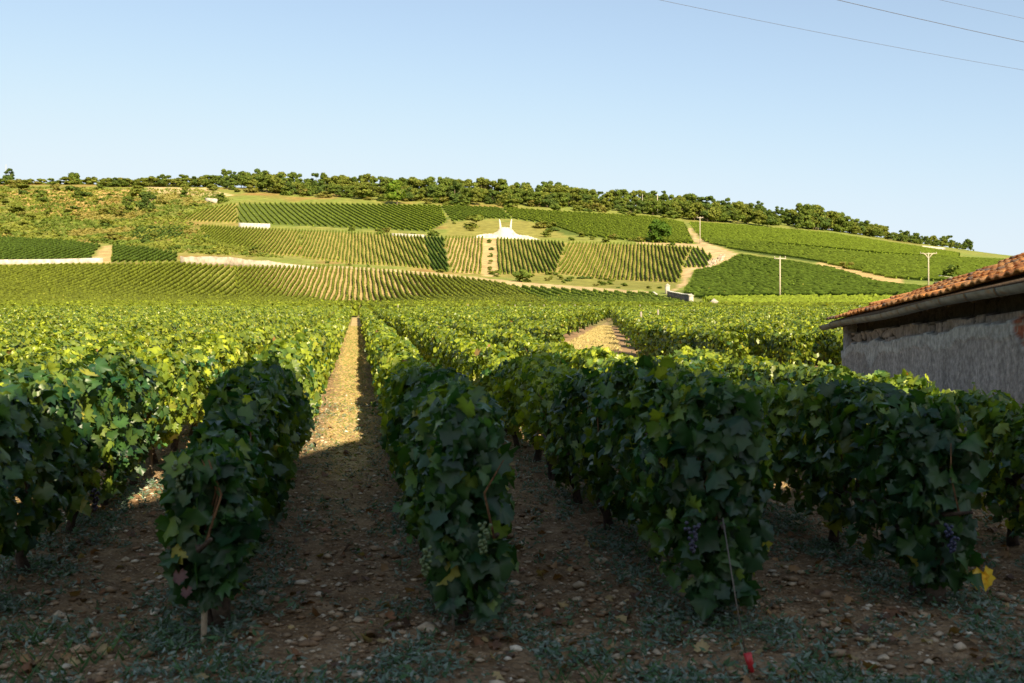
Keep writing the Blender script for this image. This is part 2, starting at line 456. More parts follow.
def soilz(X, Y):
    s = (X+.1558*Y)/1.6; ph = (s-S0)/DS; am = .022
    return ground(X, Y) + .012 + am*(1.0+.5*np.cos(2*np.pi*ph)+.9*N2(X, Y, .5)+.55*N2(X, Y, .17)+.5*N2(X, Y, .07))
tag(patch(-6.0, 4.6, 1.0, 24.0, .045, .012, .022).build('soil', M_SOIL, smooth=True), 'stony reddish soil between the nearest vine rows', kind='structure')

# ------------------------------------------------------------------ vine rows
def vcol(n, kind='near'):  # darker palette with the shade of the near stretch put into it
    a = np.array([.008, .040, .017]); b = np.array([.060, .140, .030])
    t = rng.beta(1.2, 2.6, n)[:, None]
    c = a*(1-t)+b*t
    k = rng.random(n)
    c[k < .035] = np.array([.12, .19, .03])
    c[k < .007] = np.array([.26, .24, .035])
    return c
def vcol_sun(n):  # bright palette with sunlight put into the leaf colour
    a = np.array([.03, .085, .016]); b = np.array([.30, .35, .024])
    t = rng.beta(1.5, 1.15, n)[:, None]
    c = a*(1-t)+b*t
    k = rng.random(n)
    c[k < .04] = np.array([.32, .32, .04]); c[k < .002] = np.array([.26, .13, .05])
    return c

def row_foliage(mb, s, y0, y1, prof, wprof, seed, dens, size, tpl, flex, zb0=.27, sunny=0., front=False, core=False, shoots=1.0):
    L = y1-y0
    if L <= 0: return
    hN = noise1(0, .55, seed); hN2 = noise1(0, 1.9, seed+1); wN = noise1(0, .5, seed+2); wN2 = noise1(0, .35, seed+3); bN = noise1(0, .6, seed+4); cN = noise1(0, .8, seed+5)
    H = lambda y: prof(y) - .07 + (.075 if tpl is LEAF0 else .05)*hN(y) + .045*hN2(y)
    W = lambda y: wprof(y) + .045*wN(y)
    Bz = lambda y: zb0 + .10*bN(y)
    n = int(L*dens)
    y = rng.uniform(y0, y1, n)
    zn = rng.random(n)
    h = H(y); w = W(y); b = Bz(y)
    cls = rng.random(n)
    side = np.where(rng.random(n) < .5, -1., 1.)
    top = cls < .24
    inner = cls > .80
    z = b + (h-b)*zn**.9
    # bulging cross-section, narrower low down
    ww = w*(.72+.42*np.sin(np.pi*np.clip(zn, 0, 1)**.8)) + .03*wN2(y+z*3)
    x = side*ww*rng.uniform(.78, 1.18, n)
    xt = rng.uniform(-1, 1, n)
    x = np.where(top, xt*w*1.02, x)
    z = np.where(top, h - .08*xt**2 + rng.uniform(-.10, .05, n), z)
    x = np.where(inner, rng.uniform(-.75, .75, n)*w, x)
    N = np.stack([side*1.0+rng.normal(0, .6, n), rng.normal(0, .75, n), .35+rng.normal(0, .45, n)], 1)
    N[top] = np.stack([xt[top]*.8+rng.normal(0, .5, top.sum()), rng.normal(0, .5, top.sum())-.15, .9+rng.normal(0, .3, top.sum())], 1)
    T = np.stack([side*.25+rng.normal(0, .4, n), rng.normal(0, .45, n), -1+rng.normal(0, .25, n)], 1)
    T[top] = np.stack([xt[top]+rng.normal(0, .6, top.sum()), rng.normal(0, .8, top.sum()), -.35+rng.normal(0, .3, top.sum())], 1)
    sz = size*(.45+.85*rng.beta(2.2, 2.0, n))
    P = np.stack([rowx(s, y)+x, y, ground(rowx(s, y), y)+z], 1)
    lit_mix = np.clip(.10+(y-6)/6.5 + .25*cN(y), .08, .94)          # paints light into leaf colour: shaded near end towards sunlit far stretch
    lit_mix = np.clip(lit_mix+rng.normal(0, .22, n), 0, 1)[:, None]
    C = vcol_sun(n)*lit_mix + vcol(n)*(1-lit_mix)
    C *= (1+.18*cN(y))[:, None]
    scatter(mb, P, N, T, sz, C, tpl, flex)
    if front:
        m = int(dens*.55)
        zn = rng.random(m); yf = np.full(m, y0)+rng.uniform(-.16, .16, m)
        hh = H(yf); bb = Bz(yf)-.02; x = rng.uniform(-1, 1, m)*W(yf)*(.75+.3*np.sin(np.pi*zn))
        yf = yf + .10*(x/.22)**2
        z = bb + (hh-bb)*zn
        N = np.stack([x*2+rng.normal(0, .6, m), -1+rng.normal(0, .4, m), .35+rng.normal(0, .45, m)], 1)
        T = np.stack([rng.normal(0, .5, m), rng.normal(0, .3, m), -1+rng.normal(0, .2, m)], 1)
        P = np.stack([rowx(s, yf)+x, yf, ground(rowx(s, yf), yf)+z], 1)
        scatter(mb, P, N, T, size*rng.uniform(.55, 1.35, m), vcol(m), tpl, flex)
    if tpl is LEAF0:
        for _ in range(int(L*5)):
            yy = rng.uniform(y0, y1); sd = rng.choice([-1, 1]); z_ = rng.uniform(.45, .98)*float(H(yy))
            k = rng.integers(4, 9); tt = np.linspace(0, 1, k); ln = rng.uniform(.10, .26); drop = rng.uniform(.05, .5)
            P = np.stack([rowx(s, yy)+sd*(float(W(yy))*.95+ln*.55*np.sin(tt*1.6)), yy+(tt-.5)*rng.normal(0, .25)-(.1*tt if front else 0), float(ground(rowx(s, yy), yy))+z_+ln*tt*.4-drop*tt**2], 1)
            N = np.stack([sd+rng.normal(0, .7, k), rng.normal(-.2, .8, k), rng.normal(.5, .5, k)], 1)
            T = rng.normal(0, .6, (k, 3)); T[:, 2] -= .8
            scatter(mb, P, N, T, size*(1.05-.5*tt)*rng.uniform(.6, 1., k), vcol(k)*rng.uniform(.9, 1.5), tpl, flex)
    if shoots:
        ns = int(L*1.6*shoots)
        for _ in range(ns):
            yy = rng.uniform(y0, y1); hx = rng.uniform(-.8, .8)*W(yy)
            d = np.array([hx*1.2+rng.normal(0, .25), rng.normal(0, .3), 1.]); d /= np.linalg.norm(d)
            ln = rng.uniform(.08, .24); k = int(ln/.05)+1
            tt = np.linspace(0, 1, k)
            base_ = np.array([rowx(s, yy)+hx, yy, float(ground(rowx(s, yy), yy))+float(H(yy))-.08])
            P = base_[None]+d[None]*ln*tt[:, None]+rng.normal(0, .012, (k, 3))
            N = np.stack([rng.normal(0, .7, k), rng.normal(0, .7, k)-.4, rng.uniform(.1, 1, k)], 1)
            T = rng.normal(0, 1, (k, 3)); T[:, 2] -= .5
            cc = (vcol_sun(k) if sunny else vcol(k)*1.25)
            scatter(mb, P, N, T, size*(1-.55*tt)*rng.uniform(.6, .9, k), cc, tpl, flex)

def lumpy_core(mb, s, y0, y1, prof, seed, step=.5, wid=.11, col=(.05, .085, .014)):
    y = np.arange(y0, y1, step)
    if len(y) < 2: return
    k = len(y)
    hN = noise1(0, .7, seed)
    h = (prof(y)-.17+.04*hN(y))*np.clip(np.minimum(y-y[0], y[-1]-y)/1.2+.35, 0, 1)
    wid = wid*np.clip(np.minimum(y-y[0], y[-1]-y)/1.2+.15, 0, 1)[:, None]
    r = rng.uniform(.75, 1.15, (k, 6))
    prof_x = np.array([-.7, -1, -.6, .6, 1, .7])[None]*wid; pz = np.array([.28, .6, .97, .97, .6, .28])
    X = rowx(s, y)[:, None]+prof_x*r
    Z = ground(rowx(s, y), y)[:, None]+h[:, None]*pz[None]*(1+.06*(r-1))
    V = np.stack([X, np.tile(y[:, None], (1, 6)), Z], -1).reshape(-1, 3)
    Q = [(i*6+j, i*6+(j+1) % 6, (i+1)*6+(j+1) % 6, (i+1)*6+j) for i in range(k-1) for j in range(6)]
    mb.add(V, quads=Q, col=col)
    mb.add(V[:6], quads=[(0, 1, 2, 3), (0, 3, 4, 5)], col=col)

# shared trunk and post meshes
def trunk_mesh(seed):
    r = np.random.default_rng(seed); mb = MB()
    p = [(0, 0, -.06)]
    x = y = 0
    for k in range(6):
        x += r.normal(0, .022); y += r.normal(0, .022)
        p.append((x, y, .07+k*.075))
    mb.tube(p, np.array([.042, .036, .031, .030, .032, .036, .030])*r.uniform(.85, 1.15), k=8, col=(.055, .038, .028))
    for sgn in (-1, 1):
        q = [p[-1], (x+r.normal(0, .02), y+sgn*.12, .52), (x+r.normal(0, .03), y+sgn*.30, .50+r.normal(0, .03)), (x, y+sgn*.45, .53)]
        mb.tube(q, [.024, .018, .013, .009], k=6, col=(.06, .042, .03))
    for _ in range(7):
        a = r.uniform(-.45, .45); q = [(x, y+a, .5), (x+r.normal(0, .05), y+a+r.normal(0, .05), .7), (x+r.normal(0, .06), y+a+r.normal(0, .06), .86)]
        mb.tube(q, [.006, .005, .003], k=4, col=(.16, .085, .04))
    return mb
TRUNKS = []
for k in range(5):
    o = trunk_mesh(40+k).build('trunk', M_BARK, smooth=True); TRUNKS.append(o.data); bpy.data.objects.remove(o)
def post_mesh(w, h, col):
    mb = MB(); c = np.array(col)
    mb.tube([(0, 0, -.25), (.004, 0, h*.5), (0, .003, h)], [w, w*.96, w*.92], k=8, col=c)
    o = mb.build('post', M_WOOD); d = o.data; bpy.data.objects.remove(o); return d
POST_THIN = post_mesh(.014, .92, (.14, .12, .10))
POST_WOOD = post_mesh(.042, 1.1, (.16, .12, .09))
POST_PALE = post_mesh(.04, 1.2, (.24, .21, .17))
def child(name, data, parent, loc, rz=0.):
    o = bpy.data.objects.new(name, data); COL.objects.link(o); o.parent = parent
    p = parent.location
    o.location = (loc[0]-p[0], loc[1]-p[1], loc[2]-p[2]); o.rotation_euler = (0, 0, rz)
    return o

ORD = ['first','second','third','fourth','fifth','sixth','seventh','eighth','ninth','tenth','eleventh','twelfth','thirteenth','fourteenth','fifteenth','sixteenth','seventeenth','eighteenth','nineteenth','twentieth','twenty-first','twenty-second','twenty-third','twenty-fourth','twenty-fifth','twenty-sixth','twenty-seventh','twenty-eighth','twenty-ninth','thirtieth','thirty-first','thirty-second','thirty-third','thirty-fourth','thirty-fifth','thirty-sixth']
def start_taper(pts):
    a = np.array(pts, float)
    return lambda y: np.interp(y, a[:, 0], a[:, 1])
NEAR = {   # row: (front Y, height profile, width profile, label)
 -1: (4.45, [(4, 1.12), (5.5, 1.22), (9, 1.16), (20, 1.08)], [(4, .21), (9, .20)], 'vine row at the left edge, dark at its near end and sunlit along its flank'),
 0: (4.55, [(4.5, .96), (5.0, 1.05), (6, 1.17), (9, 1.19), (20, 1.08)], [(4.5, .13), (6, .17), (9, .20)], 'shaded vine row left of the grass path, reddish leaves low on its end'),
 1: (4.62, [(4.5, 1.16), (5.3, 1.20), (7.5, 1.10), (11, 1.05), (20, 1.05)], [(4.5, .155), (7, .17), (10, .20)], 'shaded vine row right of the grass path with a thin stake at its end'),
 2: (4.72, [(4.5, 1.20), (5.6, 1.20), (8, 1.06), (11, 1.0), (20, 1.04)], [(4.5, .19), (7, .19), (10, .20)], 'tall shaded vine row ending above the red sleeved anchor wire'),
 3: (5.05, [(5, 1.14), (6.5, 1.10), (9, 1.03), (20, 1.04)], [(5, .17), (8, .20)], 'shaded vine row at right with a thick wooden end post and a hanging yellow leaf'),
 4: (5.2, [(5, 1.0), (8, 1.0), (12, 1.02), (20, 1.06)], [(5, .20), (8, .20)], 'vine row just behind the one with the hanging yellow leaf'),
 5: (11.5, [(8, 1.04), (20, 1.06)], [(8, .20)], 'last vine row of the near block, along the tan track'),
}
TRK_L = lambda Y: np.where(np.asarray(Y) > 36, 1.96 + (np.asarray(Y)-36)*.1376, .0543*np.asarray(Y))        # left edge of the track in X
TRK_R = lambda Y: 3.15 + (Y-28)*.0864        # right edge
ENDY = 87.5
def build_row(n, y0, y1, prof, wprof, label, near, group='vine rows of the near field'):
    s = rown(n); x0 = float(rowx(s, y0))
    root = empty('vine_row', (x0, y0, float(ground(x0, y0))), label, 'vine row', group)
    mb = MB(); seed = int(5000+n*37)
    segs = [(0, 7, 600, .106, LEAF0, .75, 0.), (7, 14, 640, .098, LEAF0, .5, 0.), (14, 25, 560, .095, LEAF1, .3, .85), (25, 42, 380, .108, LEAF2, .2, .9), (42, 64, 230, .138, LEAF2, .2, .9), (64, 100, 140, .185, LEAF2, .2, .9)]
    for i, (a, b, dn, sz, tp, fl, sn) in enumerate(segs):
        a = max(a, y0); b = min(b, y1)
        if b <= a: continue
        if i < 2:
            # sunny picks the bright palette that paints sunlight into the leaf colour
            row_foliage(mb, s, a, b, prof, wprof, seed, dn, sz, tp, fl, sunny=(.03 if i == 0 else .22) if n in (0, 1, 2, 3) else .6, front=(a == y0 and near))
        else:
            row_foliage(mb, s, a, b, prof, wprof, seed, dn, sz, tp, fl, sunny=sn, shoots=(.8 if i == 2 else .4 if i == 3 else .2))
            lumpy_core(mb, s, a, b, prof, seed+9, step=.5 if i < 4 else .9)
    org = (x0, y0, float(ground(x0, y0)))
    f = mb.build('foliage', M_LEAF, root, loc=org); f.location = (0, 0, 0)
    # trunks and posts where they can be seen
    lim = min(y1, 24 if n in (-1, 0, 1, 2, 3) else 16 if near else 0)
    yy = y0+.18; k = 0
    while yy < lim:
        xx = float(rowx(s, yy)) + rng.normal(0, .015)
        child('trunk', TRUNKS[int(k*3+n) % 5], root, (xx, yy, float(ground(xx, yy))+.01), rng.uniform(-.3, .3)+(math.pi if rng.random() < .5 else 0)+.155)
        if k % 5 == 4: child('post', POST_THIN, root, (xx+.02, yy+.4, float(ground(xx, yy))), rng.uniform(0, 3))
        yy += rng.uniform(.88, 1.02); k += 1
    if near:
        w = MB()
        for hz in (.42, .62, .80):
            q = [(rowx(s, a), a, float(ground(rowx(s, a), a))+hz) for a in np.arange(y0-.05, min(y1, 24), 2.)]
            w.tube(np.array(q), .0016, k=4, col=(.35, .35, .35))
        wo = w.build('wire', M_METAL, root, loc=org); wo.location = (0, 0, 0)
    return root
rows = {}
for n, (y0, hp, wp, lab) in NEAR.items():
    y1 = ENDY
    s = rown(n)
    if n < 4:
        rows[n] = build_row(n, y0, y1, start_taper(hp), start_taper(wp), lab, True)
    else:
        if n == 4: rows[n] = build_row(n, y0, 12.6, start_taper(hp), start_taper(wp), lab, True)
        Yc = np.arange(14., ENDY, .5); m_ = rowx(s, Yc) < TRK_L(Yc)-.25
        build_row(n, float(Yc[m_][0]), y1, start_taper(hp), start_taper(wp), 'vine row starting beside the tan track, %s right of the one above the red sleeve' % ('second' if n == 4 else 'third'), False, 'short rows left of the tan track')
flat = start_taper([(0, 1.08), (100, 1.08)]); fw = start_taper([(0, .165), (40, .18), (100, .20)])
for k, n in enumerate(range(-2, -34, -1)):
    s = rown(n)
    y0 = max(4.6, 1.6*abs(s)/.47)
    if y0 > ENDY-4: break
    rows[n] = build_row(n, y0, ENDY, flat, fw, '%s sunlit vine row to the left of the central grass path' % ORD[k+2], n > -4, 'sunlit rows left of the path')
# rows 6.. : cut by the oblique track; the far side of them stands right of the track
kk = 0
for n in range(6, 40):
    s = rown(n)
    nr = n-.62; sr = rown(nr)
    Ys = np.arange(17.8, ENDY, .5); X = rowx(s, Ys)
    Xr = rowx(sr, Ys); left = (X < TRK_L(Ys)-.2)
    right = (Xr > TRK_R(Ys)+.22) & (n > 6)
    right &= ~(Ys < 18.3)
    right &= (Xr < .50*Ys)
    if right.sum() > 6:
        a, b = Ys[right][0], Ys[right][-1]
        rows[(n, 'r')] = build_row(nr, float(a), float(b), flat, fw, '%s sunlit vine row beyond the shed, counted from the tan track' % ORD[kk], False, 'sunlit rows right of the tan track')
        kk += 1
    if left.sum() > 6:
        a, b = Ys[left][0], Ys[left][-1]
        build_row(n, float(a), float(b), flat, fw, 'short vine row ending at the left edge of the tan track, number %s rightward' % ORD[n-6], False, 'short rows left of the tan track')

# pale end posts along the far edge of the near field
for k, px in enumerate([398, 468, 498, 515, 530, 544, 560, 575, 589, 640]):
    Y = 88.6 + rng.uniform(-.5, .5); X = (px-CX)/FPX*Y
    o = bpy.data.objects.new('vineyard_post', POST_PALE); COL.objects.link(o); o.location = (X, Y, float(ground(X, Y)))
    tag(o, 'pale wooden row-end post at the far edge of the near field', 'post', 'pale posts along the far edge of the near field')
for px, Y in ((641, 34.), (658, 41.)):
    X = (px-CX)/FPX*Y
    o = bpy.data.objects.new('vineyard_post', POST_PALE); COL.objects.link(o); o.location = (X, Y, float(ground(X, Y)))
    tag(o, 'pale post at the head of a row beside the tan track, %s of the two' % ('nearer' if px == 641 else 'farther'), 'post', 'posts beside the tan track')

# ------------------------------------------------------------------ plots on the hill and beyond the field
def plot_rows(world_poly, ang, spacing, leaf, label, near=False, hh=1.08, fill=2):
    P = np.array(world_poly)
    d = np.array([math.sin(ang), math.cos(ang)]); pr = np.array([d[1], -d[0]])
    if d[1] < 0: d = -d
    a = P@pr; b = P@d
    c = P.mean(0)
    root = empty('vineyard_plot', (c[0], c[1], float(ground(c[0], c[1]))), label, 'vineyard plot', 'vine plots on the slope beyond the field')
    offs = np.arange(a.min()+spacing*.5, a.max(), spacing)
    if len(offs) > 98: offs = np.linspace(a.min()+.6, a.max()-.6, 98)
    for of in offs:
        tt = np.arange(b.min(), b.max(), .9)
        wob = .12*np.sin(tt*.13+of)
        X = pr[0]*(of+wob)+d[0]*tt; Y = pr[1]*(of+wob)+d[1]*tt
        m = inpoly(X, Y, world_poly)
        if m.sum() < 4: continue
        mb = MB()
        idx = np.where(m)[0]
        for seg in [max(np.split(idx, np.where(np.diff(idx) > 1)[0]+1), key=len)]:
            if len(seg) < 3: continue
            x = X[seg]; y = Y[seg]; z = ground(x, y); k = len(seg)
            hs = hh*(1+rng.uniform(-.14, .14, k)); ws = .25*(1+rng.uniform(-.3, .35, k))
            gap = rng.random(k) < .02
            hs[gap] *= .3
            px = np.array([-.8, -1.1, -.45, .45, 1.1, .8]); pz = np.array([.12, .62, .98, .98, .62, .12])
            off = px[None]*ws[:, None]*rng.uniform(.8, 1.2, (k, 6))
            V = np.stack([x[:, None]+pr[0]*off, y[:, None]+pr[1]*off, z[:, None]+hs[:, None]*pz[None]*rng.uniform(.92, 1.06, (k, 6))], -1)
            Q = [(i*6+j, i*6+(j+1) % 6, (i+1)*6+(j+1) % 6, (i+1)*6+j) for i in range(k-1) for j in range(6)]
            cc = np.array(leaf)[None]*rng.uniform(.7, 1.3, (k, 1)); cc = np.repeat(cc, 6, 0)*rng.uniform(.8, 1.2, (k*6, 1))
            mb.add(V.reshape(-1, 3), quads=Q+[(0, 1, 2, 3), (0, 3, 4, 5), ((k-1)*6, (k-1)*6+3, (k-1)*6+2, (k-1)*6+1), ((k-1)*6, (k-1)*6+5, (k-1)*6+4, (k-1)*6+3)], col=cc)
            nf = k*fill; j = rng.integers(0, k, nf); sgn = rng.uniform(-1, 1, nf)
            Pp = np.stack([x[j]+pr[0]*sgn*.24+d[0]*rng.uniform(-.4, .4, nf), y[j]+pr[1]*sgn*.24+d[1]*rng.uniform(-.4, .4, nf), z[j]+hh*rng.uniform(.45, 1.12, nf)-.25*np.abs(sgn)], 1)
            Nn = np.stack([pr[0]*sgn*1.4+rng.normal(0, .4, nf), pr[1]*sgn*1.4+rng.normal(0, .4, nf), .7+rng.normal(0, .4, nf)], 1)
            cl = np.array(leaf)[None]*rng.uniform(.45, 1.6, (nf, 1))
            yl = rng.random(nf) < .06; cl[yl] = np.array([.24, .24, .04])
            scatter(mb, Pp, Nn, rng.normal(0, 1, (nf, 3)), rng.uniform(.25, .5, nf), cl, LEAF2)
        if mb.n:
            o = mb.build('vine_row', M_VFAR, root, loc=tuple(root.location)); o.location = (0, 0, 0)
    return root
def dens_poly(poly):
    out = []
    for i in range(len(poly)):
        a = np.array(poly[i], float); b = np.array(poly[(i+1) % len(poly)], float)
        m = max(1, int(np.abs(b-a).max()/12))
        for k in range(m): out.append(tuple(a+(b-a)*k/m))
    return out
for poly, v, soil, leaf, sp, lab in PLOTS:
    W = [tuple(hit(px, py)[:2]) for px, py in dens_poly(poly)]
    plot_rows(W, math.atan2((v-CX)/FPX, 1), sp, leaf, lab)
# middle field between the end of the near rows and the hill
mid_ang = math.atan2(-.1558, 1)
def rect(p0, p1, Ya, Yb):
    return [((p0-CX)/FPX*Ya, Ya), ((p1-CX)/FPX*Ya, Ya), ((p1-CX)/FPX*Yb, Yb), ((p0-CX)/FPX*Yb, Yb)]
MIDL = (.17, .21, .02)
plot_rows(rect(-60, 300, 92.5, 188), mid_ang, 1.3, MIDL, 'flat sunlit plot left of the central path, beyond the near vine rows', fill=5)
plot_rows(rect(301, 505, 92.5, 188), mid_ang, 1.21, MIDL, 'flat sunlit plot at the end of the central path, below the striped plot', fill=5)
plot_rows(rect(505, 700, 92.5, 170), mid_ang, 1.3, (.15, .19, .02), 'flat sunlit plot between the pale row-end posts and the ramp', fill=5)
plot_rows(rect(700, 940, 92.5, 172), mid_ang, 1.6, (.16, .20, .02), 'flat sunlit plot left of the shed roof, below the light green flat plot', fill=5)

# ------------------------------------------------------------------ walls, tracks and stonework on the hill
def wall_line(pts, height, thick, col, name, label, cat='wall', cap=None, jag=.0, mat=None, group=None):
    W = [hit(*p) for p in pts]
    Pn = []
    for i in range(len(W)-1):
        m = max(1, int(np.linalg.norm(W[i+1][:2]-W[i][:2])/2.))
        for k in range(m): Pn.append(W[i]+(W[i+1]-W[i])*k/m)
    Pn.append(W[-1]); Pn = np.array(Pn); Pn[:, 2] = ground(Pn[:, 0], Pn[:, 1])
    d = np.gradient(Pn[:, :2], axis=0); d /= np.linalg.norm(d, axis=1)[:, None]; n = np.stack([d[:, 1], -d[:, 0]], 1)
    hgt = np.interp(np.linspace(0, 1, len(Pn)), np.linspace(0, 1, len(height)), height) if isinstance(height, (list, tuple)) else np.full(len(Pn), height)
    hgt = hgt*(1+rng.uniform(-jag, jag, len(Pn)))
    def slab(z0, z1, th, c):
        V = []
        for i, p in enumerate(Pn):
            for sgn, zz in ((1, z0[i]), (1, z1[i]), (-1, z1[i]), (-1, z0[i])):
                V.append((p[0]+n[i, 0]*th*sgn/2, p[1]+n[i, 1]*th*sgn/2, p[2]+zz))
        Q = [(i*4+j, i*4+(j+1) % 4, (i+1)*4+(j+1) % 4, (i+1)*4+j) for i in range(len(Pn)-1) for j in range(4)]
        k = (len(Pn)-1)*4
        return MB().add(V, quads=Q+[(3, 2, 1, 0), (k, k+1, k+2, k+3)], col=c)
    c = Pn.mean(0)
    if cap:
        root = empty(name, tuple(c), label, cat, group)
        o = slab(np.full(len(Pn), -.6), hgt-.12, thick, col).build('wall', mat or M_STONE, root, loc=tuple(c)); o.location = (0, 0, 0)
        o = slab(hgt-.12, hgt+.04, thick+.14, cap).build('coping', M_CONC, root, loc=tuple(c)); o.location = (0, 0, 0)
        return root
    o = slab(np.full(len(Pn), -.6), hgt, thick, col).build(name, mat or M_STONE, loc=tuple(c))
    return tag(o, label, cat, group)
WH = (.36, .33, .28)
wall_line([(-150, 265), (0, 264.5), (55, 264), (103, 262.5)], 1.5, .5, WH, 'retaining_wall', 'long low white wall between two green plots at far left')
wall_line([(181, 264), (225, 265.5), (262, 268), (318, 269)], [2.3, 2.6, 2.2, .5], .8, (.33, .285, .22), 'chalk_bank', 'long pale chalk bank tapering right above the striped plot', 'bank', jag=.12)
wall_line([(239, 228), (270, 229)], 2.3, .5, (.42, .40, .36), 'retaining_wall', 'short bright white wall on the upper left terrace')
wall_line([(392, 236), (426, 237.5)], 1.1, .5, WH, 'retaining_wall', 'thin white wall left of the monument above the dark narrow plot')
wall_line([(717, 238), (744, 239)], .6, .4, (.62, .56, .42), 'low_wall', 'thin pale wall in the vines right of the small pole', jag=.1)
wall_line([(922, 248), (945, 250)], 1.3, .5, WH, 'retaining_wall', 'small white wall under the wood on the right ridge')
wall_line([(939, 279), (955, 281)], 1.0, .5, (.66, .60, .48), 'low_wall', 'short pale wall right of the Y shaped pole', jag=.15)
wall_line([(206, 202), (217, 203)], 2.2, 1.2, WH, 'water_tank', 'small white block on the scrubby upper left slope', 'tank')

# parapet ramp near the bend of the tan path
PARB = (.10, .085, .07)  # stone colour darkened to paint in the shade on the visible face
wall_line([(668, 296), (678, 299.5), (690, 305)], [1.2, 1.7, 2.1], .4, PARB, 'parapet_wall', 'shade-darkened stone parapet with pale coping beside the ramp', cap=(.75, .70, .62))
wall_line([(653, 293.5), (661, 299), (672, 304), (690, 308), (716, 310)], .5, .35, (.68, .62, .52), 'kerb_wall', 'low pale kerb wall curving round the foot of the ramp')
wall_line([(724, 310), (790, 311.5), (862, 312)], .35, .3, (.60, .55, .42), 'kerb_wall', 'straight thin kerb wall below the light green flat plot')
def pillar(px, py, w, h, label, cap=True):
    p = hit(px, py)
    root = empty('stone_pillar', tuple(p), label, 'pillar', 'pale pillars at the ramp')
    MB().box((-w/2, -w/2, -.5), (w/2, w/2, h), WH).build('shaft', M_CONC, root)
    m = MB().box((-w/2-.1, -w/2-.1, h+.003), (w/2+.1, w/2+.1, h+.16), WH)
    m.add([(-w/2, -w/2, h+.16), (w/2, -w/2, h+.16), (w/2, w/2, h+.16), (-w/2, w/2, h+.16), (0, 0, h+.16+w*.5)], tris=[(0, 1, 4), (1, 2, 4), (2, 3, 4), (3, 0, 4)], col=WH)
    m.build('cap', M_CONC, root)
pillar(667.5, 294, 1.0, 1.9, 'white pyramid topped pillar at the upper end of the dark parapet')
pillar(691, 306, .8, 1.9, 'white pillar at the lower end of the dark parapet')
pillar(714, 309.5, 1.0, 1.2, 'squat white pillar standing alone right of the ramp')

# stone rubble bank at the bend
rb = MB()
for k in range(110):
    px = rng.uniform(707, 724); py = 267 - (px-707)*.55 + rng.uniform(-3.5, 2)
    p = hit(px, py); r = rng.uniform(.3, .8)
    V = np.array([(1,0,0),(-1,0,0),(0,1,0),(0,-1,0),(0,0,1),(0,0,-1)], float)*r*rng.uniform(.6, 1.2, (6, 1)) + p + np.array([0, 0, r*.2])
    rb.add(V, tris=[(0,2,4),(2,1,4),(1,3,4),(3,0,4),(2,0,5),(1,2,5),(3,1,5),(0,3,5)], col=np.array([.36, .29, .21])*rng.uniform(.7, 1.15))
tag(rb.build('rubble', M_STONE), 'pale stone rubble bank at the bend of the path', 'rubble', kind='stuff')

# the monument: two posts on a chalk mound with curved wings
mp = hit(505.5, 238.6)
mon = empty('monument', tuple(mp), 'white chalk monument with two upright horns above the terrace rows', 'monument')
def P_(px, up): return ((px-505.5)/FPX*mp[1], 0, up)
mm = MB(); prof = [(-32, .2), (-28, 1.9), (-20, 3.0), (-13, 3.1), (-9, 4.2), (-6, 6.4), (-4, 7.2), (4, 7.2), (6.5, 6.4), (9.5, 4.0), (14, 2.9), (22, 2.7), (29, 1.5), (35, .2)]
V = []; pr_ = np.array(prof)
xs_ = np.linspace(-32, 35, 68); hs_ = np.interp(xs_, pr_[:, 0], pr_[:, 1])*(1+rng.uniform(-.04, .04, 68))
for x, h in zip(xs_, hs_):
    X = x/FPX*mp[1]
    z0 = float(ground(mp[0]+X, mp[1])) - mp[2]
    z1 = float(ground(mp[0]+X, mp[1]+5)) - mp[2]
    V += [(X, 0, z0-.6), (X, .8, z0+h*.62), (X, 2.0, z0+h*.70), (X, 5, max(z1-.3, z0+h*.66)-.2)]
Q = [(i*4+j, (i+1)*4+j, (i+1)*4+j+1, i*4+j+1) for i in range(67) for j in range(3)]
mm.add(V, quads=Q, col=(.40, .37, .31)); mm.build('mound', M_STONE, mon)
pd = MB(); hw = 2.2
pd.add([(-hw*1.5, .1, 0), (hw*1.5, .1, 0), (hw*.8, .3, 3.9), (-hw*.8, .3, 3.9), (-hw*1.5, 3.6, 0), (hw*1.5, 3.6, 0), (hw*.8, 3.2, 3.9), (-hw*.8, 3.2, 3.9)],
       quads=[(0,1,2,3),(1,5,6,2),(5,4,7,6),(4,0,3,7),(3,2,6,7)], col=(.46, .43, .38)); pd.build('plinth', M_CONC, mon)
for sgn in (-1, 1):
    h_ = MB(); x = sgn*2.15
    pts = [(x, 1.4, 3.5), (x*1.02, 1.4, 5.6), (x*1.12, 1.4, 7.4), (x*1.22, 1.4, 8.4)]
    h_.tube(pts, [.55, .42, .32, .12], k=8, col=(.55, .50, .42)); h_.build('horn', M_CONC, mon)

